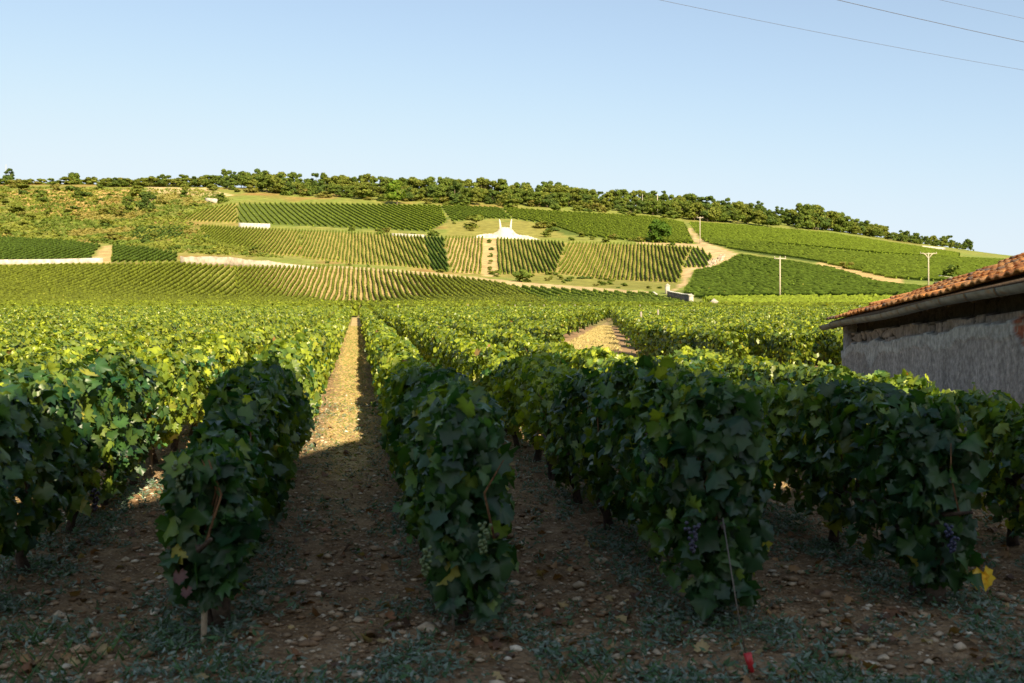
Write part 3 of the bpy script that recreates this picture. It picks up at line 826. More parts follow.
# ------------------------------------------------------------------ utility poles
def pole(px, py, top_y, style, label, col=(.50, .44, .34), r0=.2):
    p = hit(px, py); H = (py-top_y)/FPX*p[1]
    root = empty('utility_pole', tuple(p), label, 'utility pole')
    MB().tube([(0, 0, -.5), (0, 0, H*.5), (0, 0, H)], [r0, r0*.85, r0*.7], k=8, col=col).build('mast', M_CONC, root, smooth=True)
    a = MB()
    if style == 'T':
        a.box((-1.35, -.1, H-.5), (1.35, .1, H-.25), col)
        for x in (-1.2, 0, 1.2):
            MB().tube([(x, 0, H-.25 if x else H), (x, 0, H+.2)], [.1, .07], k=6, col=(.35, .3, .25)).build('insulator', M_PLAST, root)
        a.build('crossarm', M_CONC, root)
    elif style == 'Y':
        for sgn in (-1, 1):
            a.tube([(sgn*.1, 0, H-1.4), (sgn*.7, 0, H-.5), (sgn*1.3, 0, H-.1), (sgn*2.1, 0, H-.15)], [.15, .13, .12, .1], k=6, col=col)
            MB().tube([(sgn*2.0, 0, H-.1), (sgn*2.0, 0, H+.25)], [.09, .06], k=6, col=(.35, .3, .25)).build('insulator', M_PLAST, root)
        a.box((-1.5, -.08, H-.25), (1.5, .08, H-.08), col)
        a.build('crossarm', M_CONC, root)
    return root
pole(780, 297.6, 257, 'T', 'pale T shaped utility pole at the lower edge of the dark green plot', (.36, .32, .24))
pole(928.5, 291, 253, 'Y', 'pale utility pole with spread Y arms rising behind the shed roof', (.36, .32, .24))
pole(700, 244, 217, 'T', 'smaller T shaped utility pole at the top of the tan path', (.36, .32, .25), .22)
pole(657.5, 214, 194, 'N', 'bare grey utility pole in front of the wood, left of the round dark tree', (.42, .38, .32), .24)
pole(642.5, 212, 194, 'N', 'thin bare grey utility pole sunk among the wood trees', (.34, .32, .27), .2)
pole(6, 180, 161, 'N', 'thin bare pole in front of the lone tree on the left skyline', (.35, .33, .28), .16)

# ------------------------------------------------------------------ trees
def crown_mesh(mb, seed, w, h, z0, n, pal, clumps=11, leaf=.75):
    r = np.random.default_rng(seed)
    cs = []
    for k in range(clumps):
        a = r.uniform(0, 2*math.pi); rr = math.sqrt(r.random())*.62; zz = r.uniform(.12, .9)
        lim = math.sqrt(max(.1, 1-((zz-.45)/.62)**2))
        cs.append((rr*lim*w*math.cos(a), rr*lim*w*math.sin(a), z0+zz*h, r.uniform(.30, .48)*w*(1.15-.45*zz), r.uniform(.85, 1.12)))
    per = n//clumps
    for cx, cy, cz, rad, tone in cs:
        d = norm(r.normal(0, 1, (per, 3))); d[:, 2] = d[:, 2]*.8+.12
        P = np.array([cx, cy, cz]) + d*rad*r.uniform(.6, 1.08, (per, 1))*np.array([1, 1, .82])
        N = d+r.normal(0, .45, (per, 3)); N[:, 2] += .3
        pc = np.array(pal)[r.integers(0, len(pal), per)]
        scatter(mb, P, N, r.normal(0, 1, (per, 3)), leaf*r.uniform(.5, 1.25, per), pc*tone*r.uniform(.75, 1.3, (per, 1)), LEAF2)
def limbs(mb, seed, w, h, z0, rad):
    r = np.random.default_rng(seed+7)
    c = (.13, .10, .07)
    mb.tube([(0, 0, -.5), (r.normal(0, .1), r.normal(0, .1), z0*.6+.3), (r.normal(0, .2), r.normal(0, .2), z0+h*.7)], [rad, rad*.8, rad*.25], k=7, col=c)
    for k in range(6):
        a = r.uniform(0, 6.28); z = z0*.7+r.uniform(0, .35)*h
        mb.tube([(0, 0, z), (w*.3*math.cos(a), w*.3*math.sin(a), z+h*.15), (w*.65*math.cos(a), w*.65*math.sin(a), z+h*.38)], [rad*.45, rad*.28, rad*.08], k=5, col=c)
G1 = [(0.091,0.140,0.027), (0.116,0.159,0.030), (0.134,0.171,0.034)]
G2 = [(0.122,0.159,0.029), (0.152,0.177,0.034), (0.171,0.189,0.039)]
G3 = [(0.067,0.110,0.027), (0.091,0.128,0.029)]
G4 = [(0.171,0.171,0.039), (0.159,0.177,0.037), (0.189,0.171,0.049)]
masters = []
M_LEAFBARK = [M_TREE, M_BARK]
def tree_single(seed, w, h, z0, n, pal, clumps, leaf, name):
    mb = MB(); limbs(mb, seed, w, h, z0, .2)
    crown_mesh(mb, seed, w, h, z0, n, pal, clumps, leaf)
    o = mb.build(name, M_TREE); d = o.data; bpy.data.objects.remove(o); return d
# unit size: 10 m tall, about 5 m radius
TREES = [tree_single(60+k, 4.4+.5*(k % 3), 9.2, .7, 1500, [G1, G2, G1, G3, G2, G1, G2, G3][k], 13, .95, 'tree') for k in range(8)]
PINES = [tree_single(80+k, 2.7, 9.6, .8, 1300, G3, 15, .95, 'pine_tree') for k in range(2)]
BUSHES = []
for k in range(8):
    mb = MB(); crown_mesh(mb, 90+k, 1.0, 1.25, -.05, 260, [G1, G2, G4, G3, G2, G4, G1, G2][k], 6, .34)
    o = mb.build('bush', M_TREE); BUSHES.append(o.data); bpy.data.objects.remove(o)
def put(name, data, px, py, top, label, cat, group=None, wid=1.0):
    p = hit(px, py); H = (py-top)/FPX*p[1]; k = H/(9.4 if 'tree' in name else 1.2)
    o = bpy.data.objects.new(name, data); COL.objects.link(o)
    o.location = p-np.array([0, 0, .1]); o.rotation_euler = (0, 0, rng.uniform(0, 6.28)); o.scale = (k*wid, k*wid, k)
    return tag(o, label, cat, group)
WB = np.array([(200,190),(215,190),(300,196),(400,202),(500,206),(560,209),(640,214),(700,222),(760,227),(830,231),(900,242),(950,248),(980,251)], float)
WT = np.array([(200,176),(218,171),(250,170),(270,171),(300,178),(340,177),(400,180),(440,180),(500,183),(560,186),(600,191),(650,194),(700,198),(750,204),(790,210),(810,207),(825,209),(850,221),(900,232),(925,237),(950,238),(980,250)], float)
x = 216.; c_ = 0
while x < 978:
    top = np.interp(x, WT[:, 0], WT[:, 1]); b = np.interp(x, WB[:, 0], WB[:, 1])
    # back row
    pine = rng.random() < (.3 if x > 700 else .12)
    put('pine_tree' if pine else 'tree', (PINES if pine else TREES)[rng.integers(0, 2 if pine else 6)], x+rng.uniform(-2, 2), b-(6.5 if x < 800 else 1.5)+rng.uniform(-1, 1), top-1.5+rng.uniform(-2.5, 3), 'small crown of a far tree in the back rank of the ridge wood', 'tree', 'trees of the ridge wood', rng.uniform(.9, 1.25))
    if x > 260 or rng.random() < .5:
        put('tree', TREES[rng.integers(0, 8)], x+rng.uniform(1, 6), b-rng.uniform(0, 3)*(x < 800), top+rng.uniform(4, 9)*(1. if x < 800 else .4), 'rounded sunlit tree in the front rank of the ridge wood', 'tree', 'front trees of the ridge wood', rng.uniform(1.0, 1.35))
    x += rng.uniform(4.2, 6.8)*(1.0 if x < 840 else .85); c_ += 1
# hedge-like low wood on the left skyline
for px in np.arange(-20, 146, 4.5):
    put('bush', BUSHES[rng.integers(0, 8)], px+rng.uniform(-3, 3), 184.5, 179.5+rng.uniform(-2, 2.5), 'scrub bush standing against the sky on the left ridge', 'bush', 'bushes on the left skyline', rng.uniform(1.5, 2.4))
for px in np.arange(100, 214, 5.):
    put('tree', TREES[rng.integers(0, 6)], px, 187, (176.5 if px > 148 else 179)+rng.uniform(-2, 2.5), 'low dense tree in the short hedge line on the left skyline', 'tree', 'low trees on the left skyline', 1.5)
def big_tree(px, py, top, wpx, seed, pal, label, name='tree', z0f=.14):
    p = hit(px, py); H = (py-top)/FPX*p[1]; w = wpx/FPX*p[1]/2
    root = empty(name, tuple(p), label, 'tree')
    t = MB(); limbs(t, seed, w, H*(1-z0f), H*z0f, max(.18, H*.03)); t.build('trunk', M_BARK, root, smooth=True)
    c = MB(); crown_mesh(c, seed, w*.95, H*(1-z0f), H*z0f, 1500, pal, 15, w*.2); c.build('crown', M_TREE, root)
big_tree(397, 205, 179, 27, 301, [(.10,.17,.02), (.14,.19,.025)], 'bright broad round tree standing in front of the ridge wood')
big_tree(455, 204, 181, 19, 302, G3, 'dark tree in front of the ridge wood right of the bright broad one')
big_tree(659, 243, 219, 32, 303, [(.07,.13,.018), (.06,.115,.018)], 'big round green tree at the upper edge of the large terrace plot', z0f=.04)
big_tree(676, 217, 199, 22, 304, G1, 'round dark tree right of the bare grey pole')
big_tree(712, 222, 207, 22, 305, G2, 'pale green round tree above the smaller T shaped pole')
big_tree(8.5, 180.5, 165, 13, 306, G3, 'lone tree on the left skyline beside the thin bare pole')
big_tree(74, 184, 171.5, 14, 307, G1, 'lone round tree on the left skyline between open scrub')
big_tree(146, 211, 192, 24, 308, G3, 'large dark bush-like tree on the left scrub slope', z0f=.03)
big_tree(128, 211, 196, 15, 309, G1, 'mid green small tree left of the large dark one on the scrub slope', z0f=.03)
big_tree(818, 230, 206.5, 22, 310, G3, 'tallest dark tree of the ridge wood on the right')
big_tree(968, 251, 239, 13, 311, G3, 'last small dark tree at the right end of the wood')
# scrub bushes
SCR = [([(-40,186),(210,190),(232,201),(180,217),(195,225),(212,242),(280,258),(180,253),(110,244),(-40,236)], 84, (2.5, 8.0), 'rounded scrub bush on the dry left slope', 'scrub bushes on the left slope'),
       ([(200,190),(400,203),(500,208),(680,221),(680,216),(500,200),(300,193)], 76, (4, 8), 'low bush along the foot of the ridge wood', 'bushes along the foot of the ridge wood'),
       ([(345,229),(428,233),(447,223),(475,220),(478,231),(447,238),(395,236),(350,232)], 16, (3, 5), 'bush on the bank left of the monument', 'bushes left of the monument'),
       ([(520,220),(548,226),(575,236),(690,245),(690,247),(567,242),(542,238),(535,228)], 22, (3, 6), 'bush on the bank right of the monument', 'bushes right of the monument'),
       ([(285,255),(340,263),(430,271),(520,281),(600,288),(668,290),(672,284),(556,275),(450,274),(340,266),(295,257)], 32, (2.5, 5), 'low bush along the pale track below the terraces', 'bushes along the pale track')]
for poly, cnt, (h0, h1), lab, grp in SCR:
    P = np.array(poly); k = 0
    while k < cnt:
        px = rng.uniform(P[:, 0].min(), P[:, 0].max()); py = rng.uniform(P[:, 1].min(), P[:, 1].max())
        if not inpoly(np.array([px]), np.array([py]), poly)[0]: continue
        if len(poly) == 10 and N2(px*1.0, py*2.0, 22.) < -.25 and rng.random() < .8: continue
        put('bush', BUSHES[rng.integers(0, 8)], px, py, py-rng.uniform(h0, h1), lab, 'bush', grp, rng.uniform(1.2, 2.0)); k += 1
def one_bush(px, py, top, k, lab, wid=1.5): put('bush', BUSHES[k], px, py, top, lab, 'bush', None, wid)
one_bush(518, 282, 269, 0, 'bright green bush on the bank below the terrace rows', 1.3)
one_bush(500, 277, 270, 1, 'dull green bush left of the bright one on the bank', 1.2)
one_bush(478, 228, 216, 1, 'yellow green bush just left of the monument')
one_bush(555, 229, 222, 4, 'yellow green bush right of the monument wings')
one_bush(846, 269, 262, 2, 'tan bush at the left end of the straw coloured strip')
one_bush(955, 280, 265, 6, 'green bush in the vines right of the Y shaped pole', 1.2)
for k, py in enumerate([243, 250, 257, 264, 270.5]):
    one_bush(490.5, py, py-4, (k*3) % 8, '%s tuft bush down the stepped path below the monument' % ORD[k], 1.2)
# low scrub carpet
sc_ = MB(); PL = SCR[0][0]
Pw = []
while len(Pw) < 5200:
    px = rng.uniform(-60, 300, 400); py = rng.uniform(184, 262, 400)
    ok = inpoly(px, py, PL)
    Pw += list(zip(px[ok], py[ok]))
Pw = np.array(Pw[:5200]); Yh = np.array([hit(a, b)[1] for a, b in Pw[:]])
Xh = (Pw[:, 0]-CX)/FPX*Yh; Zh = ground(Xh, Yh)
for rep in range(4):
    n = len(Xh); jx = rng.normal(0, .9, n); jy = rng.normal(0, .9, n)
    pal = np.array([(.14,.175,.032), (.17,.19,.036), (.11,.15,.028), (.22,.195,.055)])[(np.clip((N2(Xh, Yh, 14)+1)*2, 0, 3.99)).astype(int)]
    scatter(sc_, np.stack([Xh+jx, Yh+jy, ground(Xh+jx, Yh+jy)+rng.uniform(.1, .9, n)], 1), np.stack([rng.normal(0, .6, n), rng.normal(-.4, .5, n), np.ones(n)], 1), rng.normal(0, 1, (n, 3)), rng.uniform(.7, 1.8, n), pal*rng.uniform(.7, 1.35, (n, 1)), LEAF2)
tag(sc_.build('undergrowth', M_TREE), 'mottled olive and straw undergrowth on the left slope', 'undergrowth', kind='stuff')

# ------------------------------------------------------------------ the shed at the right
def stain_mat():
    m = col_mat('shed_render', rough=.95, spec=.2, nscale=16, namt=.38, bump=.02, bscale=34)
    return m
M_REND = stain_mat()
M_TILE = col_mat('clay_tile', rough=.85, spec=.25, nscale=14, namt=.28, bump=.004, bscale=60)
M_ZINC = col_mat('zinc', rough=.55, spec=.5, nscale=9, namt=.35, metallic=.25)
M_BRICK = col_mat('brick', rough=.9, nscale=18, namt=.25, bump=.004, bscale=60)
sh = empty('stone_shed', (5.47, 16.5, .25), 'low stone shed with orange tiled roof and crumbling grey render', 'shed')
A = np.array([5.47, 16.5]); wd = np.array([-.107, -1.0]); wd /= np.linalg.norm(wd); wo = np.array([-wd[1], wd[0]])   # wo points to +X (inside)
wo = wo if wo[0] > 0 else -wo
def SH(u, v, z):  # u along the eave towards the camera, v inwards, z height
    p = A+wd*u+wo*v
    return (p[0]-5.47, p[1]-16.5, z-.25)
LW, VD, EZ, PIT = 8.4, 4.6, 2.30, .33
# long wall facing the vines: fine grid with broken render
uu = np.linspace(0, LW, 280); zz = np.linspace(.1, EZ+.13, 110)
Ug, Zg = np.meshgrid(uu, zz, indexing='ij')
edge = 2.02 + .05*N2(Ug, Ug*0, .6)+.03*N2(Ug, Ug*0, .2) - .12*np.clip(1-np.abs(Ug-.1)/.5, 0, 1) + .05*np.clip((Ug-4)/4, 0, 1)
band = Zg > edge                                    # render fallen away: rubble shows
patch_edge = edge - .13 - .10*np.abs(N2(Ug, Ug*0, .5)) - .30*np.clip(1-np.abs(Ug-1.95)/.42, 0, 1)
patchm = (~band) & (Zg > patch_edge)
nzf = N2(Ug, Zg*.25, .12)
grey = np.array([.25, .24, .235]); pale = np.array([.31, .32, .32]); rub = np.array([.19, .165, .15])
C = np.zeros(Ug.shape+(3,)); C[:] = grey
C *= (1+.16*N2(Ug, Zg*.12, .10)+.14*N2(Ug, Zg*.5, .9))[..., None]
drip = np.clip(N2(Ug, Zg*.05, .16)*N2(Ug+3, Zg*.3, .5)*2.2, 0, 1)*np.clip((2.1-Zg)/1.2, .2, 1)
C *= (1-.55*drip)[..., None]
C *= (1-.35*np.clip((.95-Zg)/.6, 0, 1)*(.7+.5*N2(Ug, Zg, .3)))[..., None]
C[patchm] = pale*(1+.15*N2(Ug, Zg, .3)[patchm])[:, None]
sp = rng.random(Ug.shape) < .02
C[sp & ~band] = (.34, .32, .30)
st = .5+.5*N2(Ug*1.0, Zg*2.2, .28)
crack = np.abs(N2(Ug, Zg*2.4, .33)) < .10
C[band] = (rub*(.75+.6*st[band])[:, None])
C[band & crack] = (.03, .025, .02)
redm = (Ug > 7.15+.9*np.clip(2.08-Zg, 0, 1)+.12*N2(Ug, Zg, .12)) & (Zg > 1.80+.04*N2(Ug, Zg, .15)) & (Zg < 2.09+.03*N2(Ug, Zg, .3))
cours = (np.abs((Zg/.075) % 1-.5) > .42) | (np.abs(((Ug+.11*(np.floor(Zg/.075) % 2))/.22) % 1-.5) > .46)
C[redm] = (.24, .085, .05); C[redm & cours] = (.26, .2, .16)
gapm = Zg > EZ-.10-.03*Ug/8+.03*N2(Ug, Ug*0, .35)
C[gapm] = (.03, .026, .022)  # near-black strip paints the shade of the gap under the eave
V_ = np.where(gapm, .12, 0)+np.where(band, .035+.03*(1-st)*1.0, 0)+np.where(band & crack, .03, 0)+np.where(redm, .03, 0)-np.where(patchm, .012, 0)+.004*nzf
wm = MB()
PX = A[0]+wd[0]*Ug+wo[0]*V_-5.47; PYY = A[1]+wd[1]*Ug+wo[1]*V_-16.5
nI, nJ = Ug.shape
ii, jj = np.meshgrid(np.arange(nI-1), np.arange(nJ-1), indexing='ij')
q = np.stack([ii*nJ+jj, (ii+1)*nJ+jj, (ii+1)*nJ+jj+1, ii*nJ+jj+1], -1).reshape(-1, 4)
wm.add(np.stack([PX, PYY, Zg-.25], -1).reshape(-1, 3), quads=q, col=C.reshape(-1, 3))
# far gable, near gable and back wall (thick)
def gable(u0, u1):
    V = [SH(u0, .02, .1), SH(u0, VD*2, .1), SH(u0, VD*2, EZ), SH(u0, VD, EZ+PIT*VD-.05), SH(u0, .02, EZ+.02),
         SH(u1, .02, .1), SH(u1, VD*2, .1), SH(u1, VD*2, EZ), SH(u1, VD, EZ+PIT*VD-.05), SH(u1, .02, EZ+.02)]
    wm.add(V, tris=[(2, 3, 4), (7, 9, 8)], quads=[(0, 1, 2, 4), (5, 9, 7, 6), (0, 4, 9, 5), (4, 3, 8, 9), (3, 2, 7, 8), (2, 1, 6, 7)], col=tuple(grey))
gable(.001, .35); gable(LW-.35, LW-.001)
V = [SH(.35, VD*2-.3, .1), SH(LW-.35, VD*2-.3, .1), SH(LW-.35, VD*2-.3, EZ), SH(.35, VD*2-.3, EZ), SH(.35, VD*2-.01, .1), SH(LW-.35, VD*2-.01, .1), SH(LW-.35, VD*2-.01, EZ), SH(.35, VD*2-.01, EZ)]
wm.add(V, quads=[(0, 1, 2, 3), (4, 7, 6, 5), (3, 2, 6, 7)], col=tuple(grey))
wm.build('wall', M_REND, sh)
# roof deck and rafters
dk = MB()
U0, U1, OV = -.16, LW+.3, .17
rz_ = lambda v: EZ+.12+PIT*v
V = [SH(U0, -OV, rz_(-OV)), SH(U1, -OV, rz_(-OV)), SH(U1, VD, rz_(VD)), SH(U0, VD, rz_(VD)),
     SH(U0, -OV, rz_(-OV)+.04), SH(U1, -OV, rz_(-OV)+.04), SH(U1, VD, rz_(VD)+.04), SH(U0, VD, rz_(VD)+.04),
     SH(U0, 2*VD+OV, rz_(-OV)), SH(U1, 2*VD+OV, rz_(-OV)), SH(U0, 2*VD+OV, rz_(-OV)+.04), SH(U1, 2*VD+OV, rz_(-OV)+.04)]
dk.add(V, quads=[(0, 1, 2, 3), (4, 7, 6, 5), (0, 4, 5, 1), (0, 3, 7, 4), (1, 5, 6, 2), (3, 2, 9, 8), (7, 10, 11, 6), (8, 9, 11, 10), (3, 8, 10, 7), (2, 6, 11, 9)], col=(.10, .07, .05))
dk.build('roof_deck', M_WOOD, sh)
for k in range(12):
    u = -.15+k*.74
    m = MB(); a = SH(u, -OV+.02, rz_(-OV+.02)-.09); b = SH(u+.08, 1.0, rz_(1.0)-.09)
    V = [SH(u, -OV+.03, rz_(-OV+.03)-.095), SH(u+.08, -OV+.03, rz_(-OV+.03)-.095), SH(u+.08, .9, rz_(.9)-.095), SH(u, .9, rz_(.9)-.095),
         SH(u, -OV+.03, rz_(-OV+.03)-.004), SH(u+.08, -OV+.03, rz_(-OV+.03)-.004), SH(u+.08, .9, rz_(.9)-.004), SH(u, .9, rz_(.9)-.004)]
    m.add(V, quads=[(0, 3, 2, 1), (4, 5, 6, 7), (0, 1, 5, 4), (1, 2, 6, 5), (2, 3, 7, 6), (3, 0, 4, 7)], col=(.08, .06, .05)).build('rafter', M_WOOD, sh)
# tiles: every tile a curved plate, courses overlapping
tl = MB(); tw, tc = .235, .345
kc = int((VD+OV)/tc)+1
prof_u = np.linspace(0, 1, 7); prof_h = np.array([.004, .024, .032, .024, .006, .002, .010])
for side in (0, 1):
    for c in range(kc):
        sag = .02*N2(c*1.3, side*5., 1.7)
        for kx in range(int((U1-U0)/tw)+1):
            u0 = U0-.03+kx*tw+rng.normal(0, .004); v0 = -OV-.05+c*tc+rng.normal(0, .008)
            lift = .055 + rng.normal(0, .005)+sag + .02*N2(kx*.2, c*.5, 1.)
            colr = np.array([(.66, .27, .075), (.56, .22, .065), (.70, .33, .11), (.46, .18, .06), (.60, .29, .11)][rng.integers(0, 5)])*rng.uniform(.85, 1.15)
            if rng.random() < .12: colr = np.array([.27, .17, .11])
            V = []
            for (dv, dz) in ((0, .052), (tc*1.12, .008)):
                for th in (0, -.018):
                    for a, h in zip(prof_u, prof_h):
                        v = v0+dv; z = rz_(v)+.04+lift-.05+dz+h+th
                        vv = v if side == 0 else 2*VD-v
                        V.append(SH(u0+a*tw*1.04, vv, z))
            Q = []
            for i in range(6):
                Q += [(i, i+1, 14+i+1, 14+i), (7+i, 21+i, 21+i+1, 7+i+1), (i, 7+i, 7+i+1, i+1)]
            Q += [(0, 14, 21, 7), (6, 13, 27, 20)]
            tl.add(V, quads=Q, col=colr)
roof = tl.build('roof', M_TILE, sh)
rd = MB()
for k in range(int((U1-U0)/.38)+1):
    u = U0+k*.38
    V = []
    for du, r in ((0, .13), (.42, .115)):
        for a in np.linspace(0, math.pi, 7): V.append(SH(u+du, VD+r*math.cos(a), rz_(VD)+.03+r*math.sin(a)))
    rd.add(V, quads=[(i, i+1, 8+i, 7+i) for i in range(6)], col=np.array([.46, .18, .08])*rng.uniform(.8, 1.15))
rd.build('ridge_tiles', M_TILE, roof)
# gutter: half round with seams and brackets
gt = MB(); gr = .075; gv = -OV-.075; gz = rz_(-OV)-.02
us_ = np.arange(U0-.08, U1+.08, .1); V = []; Cg = []
for i, u in enumerate(us_):
    for r in (gr, gr-.006):
        for a in np.linspace(-math.pi, 0, 9):
            V.append(SH(u, gv+r*math.cos(a), gz+r*math.sin(a)+.012*math.sin(u*1.3)))
            Cg.append(np.array([.11, .14, .165])*rng.uniform(.85, 1.1) if rng.random() > .08 else np.array([.12, .09, .07]))
k = len(us_)
Q = [(i*18+j, i*18+j+1, (i+1)*18+j+1, (i+1)*18+j) for i in range(k-1) for j in list(range(8))+list(range(9, 17))]
gt.add(V, quads=Q, col=np.array(Cg)); gt.add([V[j] for j in range(9)], tris=[(0, j, j+1) for j in range(1, 8)], col=(.25, .27, .28))
gut = gt.build('gutter', M_ZINC, sh, smooth=True)
for kx in range(12):
    u = -.2+kx*.78; b = MB(); V = []
    for du in (0, .035):
        for a in np.linspace(-math.pi, 0, 9): V.append(SH(u+du, gv+(gr+.008)*math.cos(a), gz+(gr+.008)*math.sin(a)+.012*math.sin(u*1.3)))
    b.add(V, quads=[(j, j+1, 9+j+1, 9+j) for j in range(8)], col=(.10, .08, .07)).build('bracket', M_METAL, gut)

# ------------------------------------------------------------------ tan track and grass path
def sheet(fL, fR, Ya, Yb, st, lift, col, name, label):
    ys_ = np.arange(Ya, Yb, st); V = []; m = 9
    for y in ys_:
        for a in np.linspace(0, 1, m):
            X = fL(y)*(1-a)+fR(y)*a
            V.append((X, y, float(ground(X, y))+lift+.01*N2(X, y, .4)))
    Q = [(i*m+j, i*m+j+1, (i+1)*m+j+1, (i+1)*m+j) for i in range(len(ys_)-1) for j in range(m-1)]
    C = np.array(col)*(1+.2*rng.uniform(-1, 1, (len(V), 1)))
    return tag(MB().add(V, quads=Q, col=C).build(name, M_TRACK, smooth=True), label, kind='structure')
sheet(lambda y: float(TRK_L(y)), lambda y: float(TRK_R(y)) if y > 31 else float(rowx(rown(6.38), y))-.25, 13, 87, .5, .03, (.27, .21, .11), 'track', 'tan earth track between the vine blocks')
def pathL(y): return rowx(rown(0), y)+.30
def pathR(y): return rowx(rown(1), y)-.16
sheet(pathL, pathR, 23.6, 88, .3, .02, (.44, .33, .17), 'path', 'straw covered grass path between two vine rows')

def blades(mb, X, Y, h, col, lean=.5, wid=1.0):
    n = len(X)
    a = rng.uniform(0, 6.28, n)
    T = np.stack([np.cos(a)*lean, np.sin(a)*lean, np.ones(n)], 1)
    N = np.stack([-np.sin(a), np.cos(a), rng.normal(0, .2, n)], 1)
    z = np.where((Y < 24) & (X > -6) & (X < 4.6), soilz(X, Y), ground(X, Y)+.03)
    v, f = GRASS
    scatter(mb, np.stack([X, Y, z-.01], 1), N, T, h, col, (v*np.array([wid, 1, 1]), f))
# grass and straw on the sunlit path and along row feet
gm = MB()
n = 26000; Y = 7.0+rng.random(n)**1.2*52; Y = Y[(rng.random(n) < np.clip((Y-7.5)/4.5, 0, 1)**1.3)]; n = len(Y); s = rng.uniform(.0, 1, n)
s = np.clip(.5+rng.normal(0, .2, n), 0, 1); X = (rowx(rown(0), Y)+.1)*(1-s)+(rowx(rown(1), Y)-.1)*s
c = np.where((rng.random(n) < .55)[:, None], np.array([.44, .31, .14]), np.array([.15, .20, .045]))*rng.uniform(.7, 1.3, (n, 1))
blades(gm, X, Y, rng.uniform(.025, .07, n)*(1+Y*.015), c, 1.6, 1.6)
n = 20000; ns = rng.integers(-5, 5, n); Y = 5+rng.random(n)**1.4*26
X = rowx(S0+DS*(ns+.5), Y)+rng.normal(0, .3, n)
c = np.where((rng.random(n) < .5)[:, None], np.array([.40, .31, .14]), np.array([.14, .19, .05]))*rng.uniform(.7, 1.3, (n, 1))
ok = rng.random(n) < np.clip((Y-6.5)/5, 0, 1); blades(gm, X[ok], Y[ok], rng.uniform(.03, .08, ok.sum()), c[ok], 1.2, 1.4)
n = 12000; Y = rng.uniform(14, 60, n); s = rng.random(n); X = TRK_L(Y)*(1-s)+np.where(Y > 31, TRK_R(Y), rowx(rown(6.38), Y)-.3)*s
blades(gm, X, Y, rng.uniform(.06, .14, n), np.array([.38, .31, .13])*rng.uniform(.6, 1.3, (n, 1)), 1., 2.)
tag(gm.build('grass', M_WEED), 'straw coloured grass on the paths between the vine rows', 'grass', kind='stuff')

# blue-green weeds in the shade
wm_ = MB()
def weed_plants(n, X, Y, sz, k, pal):
    for j in range(k):
        a = rng.uniform(0, 6.28, n); r = rng.uniform(.2, 1, n)*sz*1.3
        x = X+np.cos(a)*r; y = Y+np.sin(a)*r
        z = soilz(x, y)+rng.uniform(.005, 1.5, n)*sz
        N = np.stack([np.cos(a)*.3+rng.normal(0, .35, n), np.sin(a)*.3+rng.normal(0, .35, n)-.2, np.ones(n)], 1)
        T = np.stack([np.cos(a), np.sin(a), rng.uniform(-.1, 1.6, n)], 1)
        N += rng.normal(0, .5, (n, 3))
        v, f = LEAF2
        scatter(wm_, np.stack([x, y, z], 1), N, T, sz*rng.uniform(.5, 1.1, n), pal[rng.integers(0, len(pal), n)]*rng.uniform(.7, 1.25, (n, 1)), (v*np.array([.42, 1.1, 1]), f))
BG = np.array([(.10,.16,.12), (.15,.21,.17), (.07,.13,.07), (.055,.12,.045), (.20,.25,.22)])
N_ = 30000; Y = 3.6+rng.random(N_)**1.35*11; X = rng.uniform(-.62, .62, N_)*Y
s = (X+.1558*Y)/1.6; ph = np.abs((((s-S0)/DS)+.5) % 1-.5)          # 0 at a row, .5 mid-alley
dens = 1.15*np.exp(-(ph/.22)**2)+.10+1.2*np.clip((4.9-Y)/1.1, 0, 1)
dens *= np.clip(.5+1.3*N2(X, Y, .35)+.7*N2(X, Y, 1.3), 0.04, 1.5)
ok = (rng.random(N_) < dens*.85) & (X < 4.5)
weed_plants(int(ok.sum()), X[ok], Y[ok], rng.uniform(.016, .046, int(ok.sum())), 10, BG)
tag(wm_.build('weeds', M_WEED), 'low blue-green weeds along the row feet and in front of them', 'weeds', kind='stuff')
# tufts of green grass in front
gt2 = MB(); n = 5200; Y = rng.uniform(3.7, 6.2, n); X = rng.uniform(-.58, .58, n)*Y
ok = (N2(X+9, Y, .5)+.5*N2(X, Y, 1.5)+np.clip((4.6-Y), -.5, .5)) > .28
n = int(ok.sum()); blades(gt2, X[ok], Y[ok], rng.uniform(.05, .13, n), np.array([.06, .13, .045])*rng.uniform(.6, 1.5, (n, 1)), .7, 1.0)
tag(gt2.build('grass', M_WEED), 'short green grass tufts in the shaded foreground', 'grass', kind='stuff')

# stones, clods and dead leaves
stn = MB(); n = 26000; Y = 3.5+rng.random(n)**1.4*13; X = rng.uniform(-.62, .55, n)*Y
r = np.minimum(rng.gamma(1.2, .0062, n)+.0035, .045)
s = (X+.1558*Y)/1.6; ph = np.abs((((s-S0)/DS)+.5) % 1-.5)
ok = (rng.random(n) < (.3+ph*1.4)) & (X < 4.5); X, Y, r = X[ok], Y[ok], r[ok]
OV8 = norm(np.array([(1,0,0),(-1,0,0),(0,1,0),(0,-1,0),(0,0,1),(0,0,-1),(1,1,.7),(-1,1,.7),(1,-1,.7),(-1,-1,.7)], float))
OT = [(4,6,7),(4,7,9),(4,9,8),(4,8,6),(6,0,2),(6,2,7),(7,2,1),(7,1,9),(9,1,3),(9,3,8),(8,3,0),(8,0,6),(0,5,2),(2,5,1),(1,5,3),(3,5,0)]
m = len(X); Vv = OV8[None]*r[:, None, None]*rng.uniform(.65, 1.25, (m, 10, 1))*np.array([1.25, 1, .62])
a = rng.uniform(0, 3.14, m); ca, sa = np.cos(a), np.sin(a)
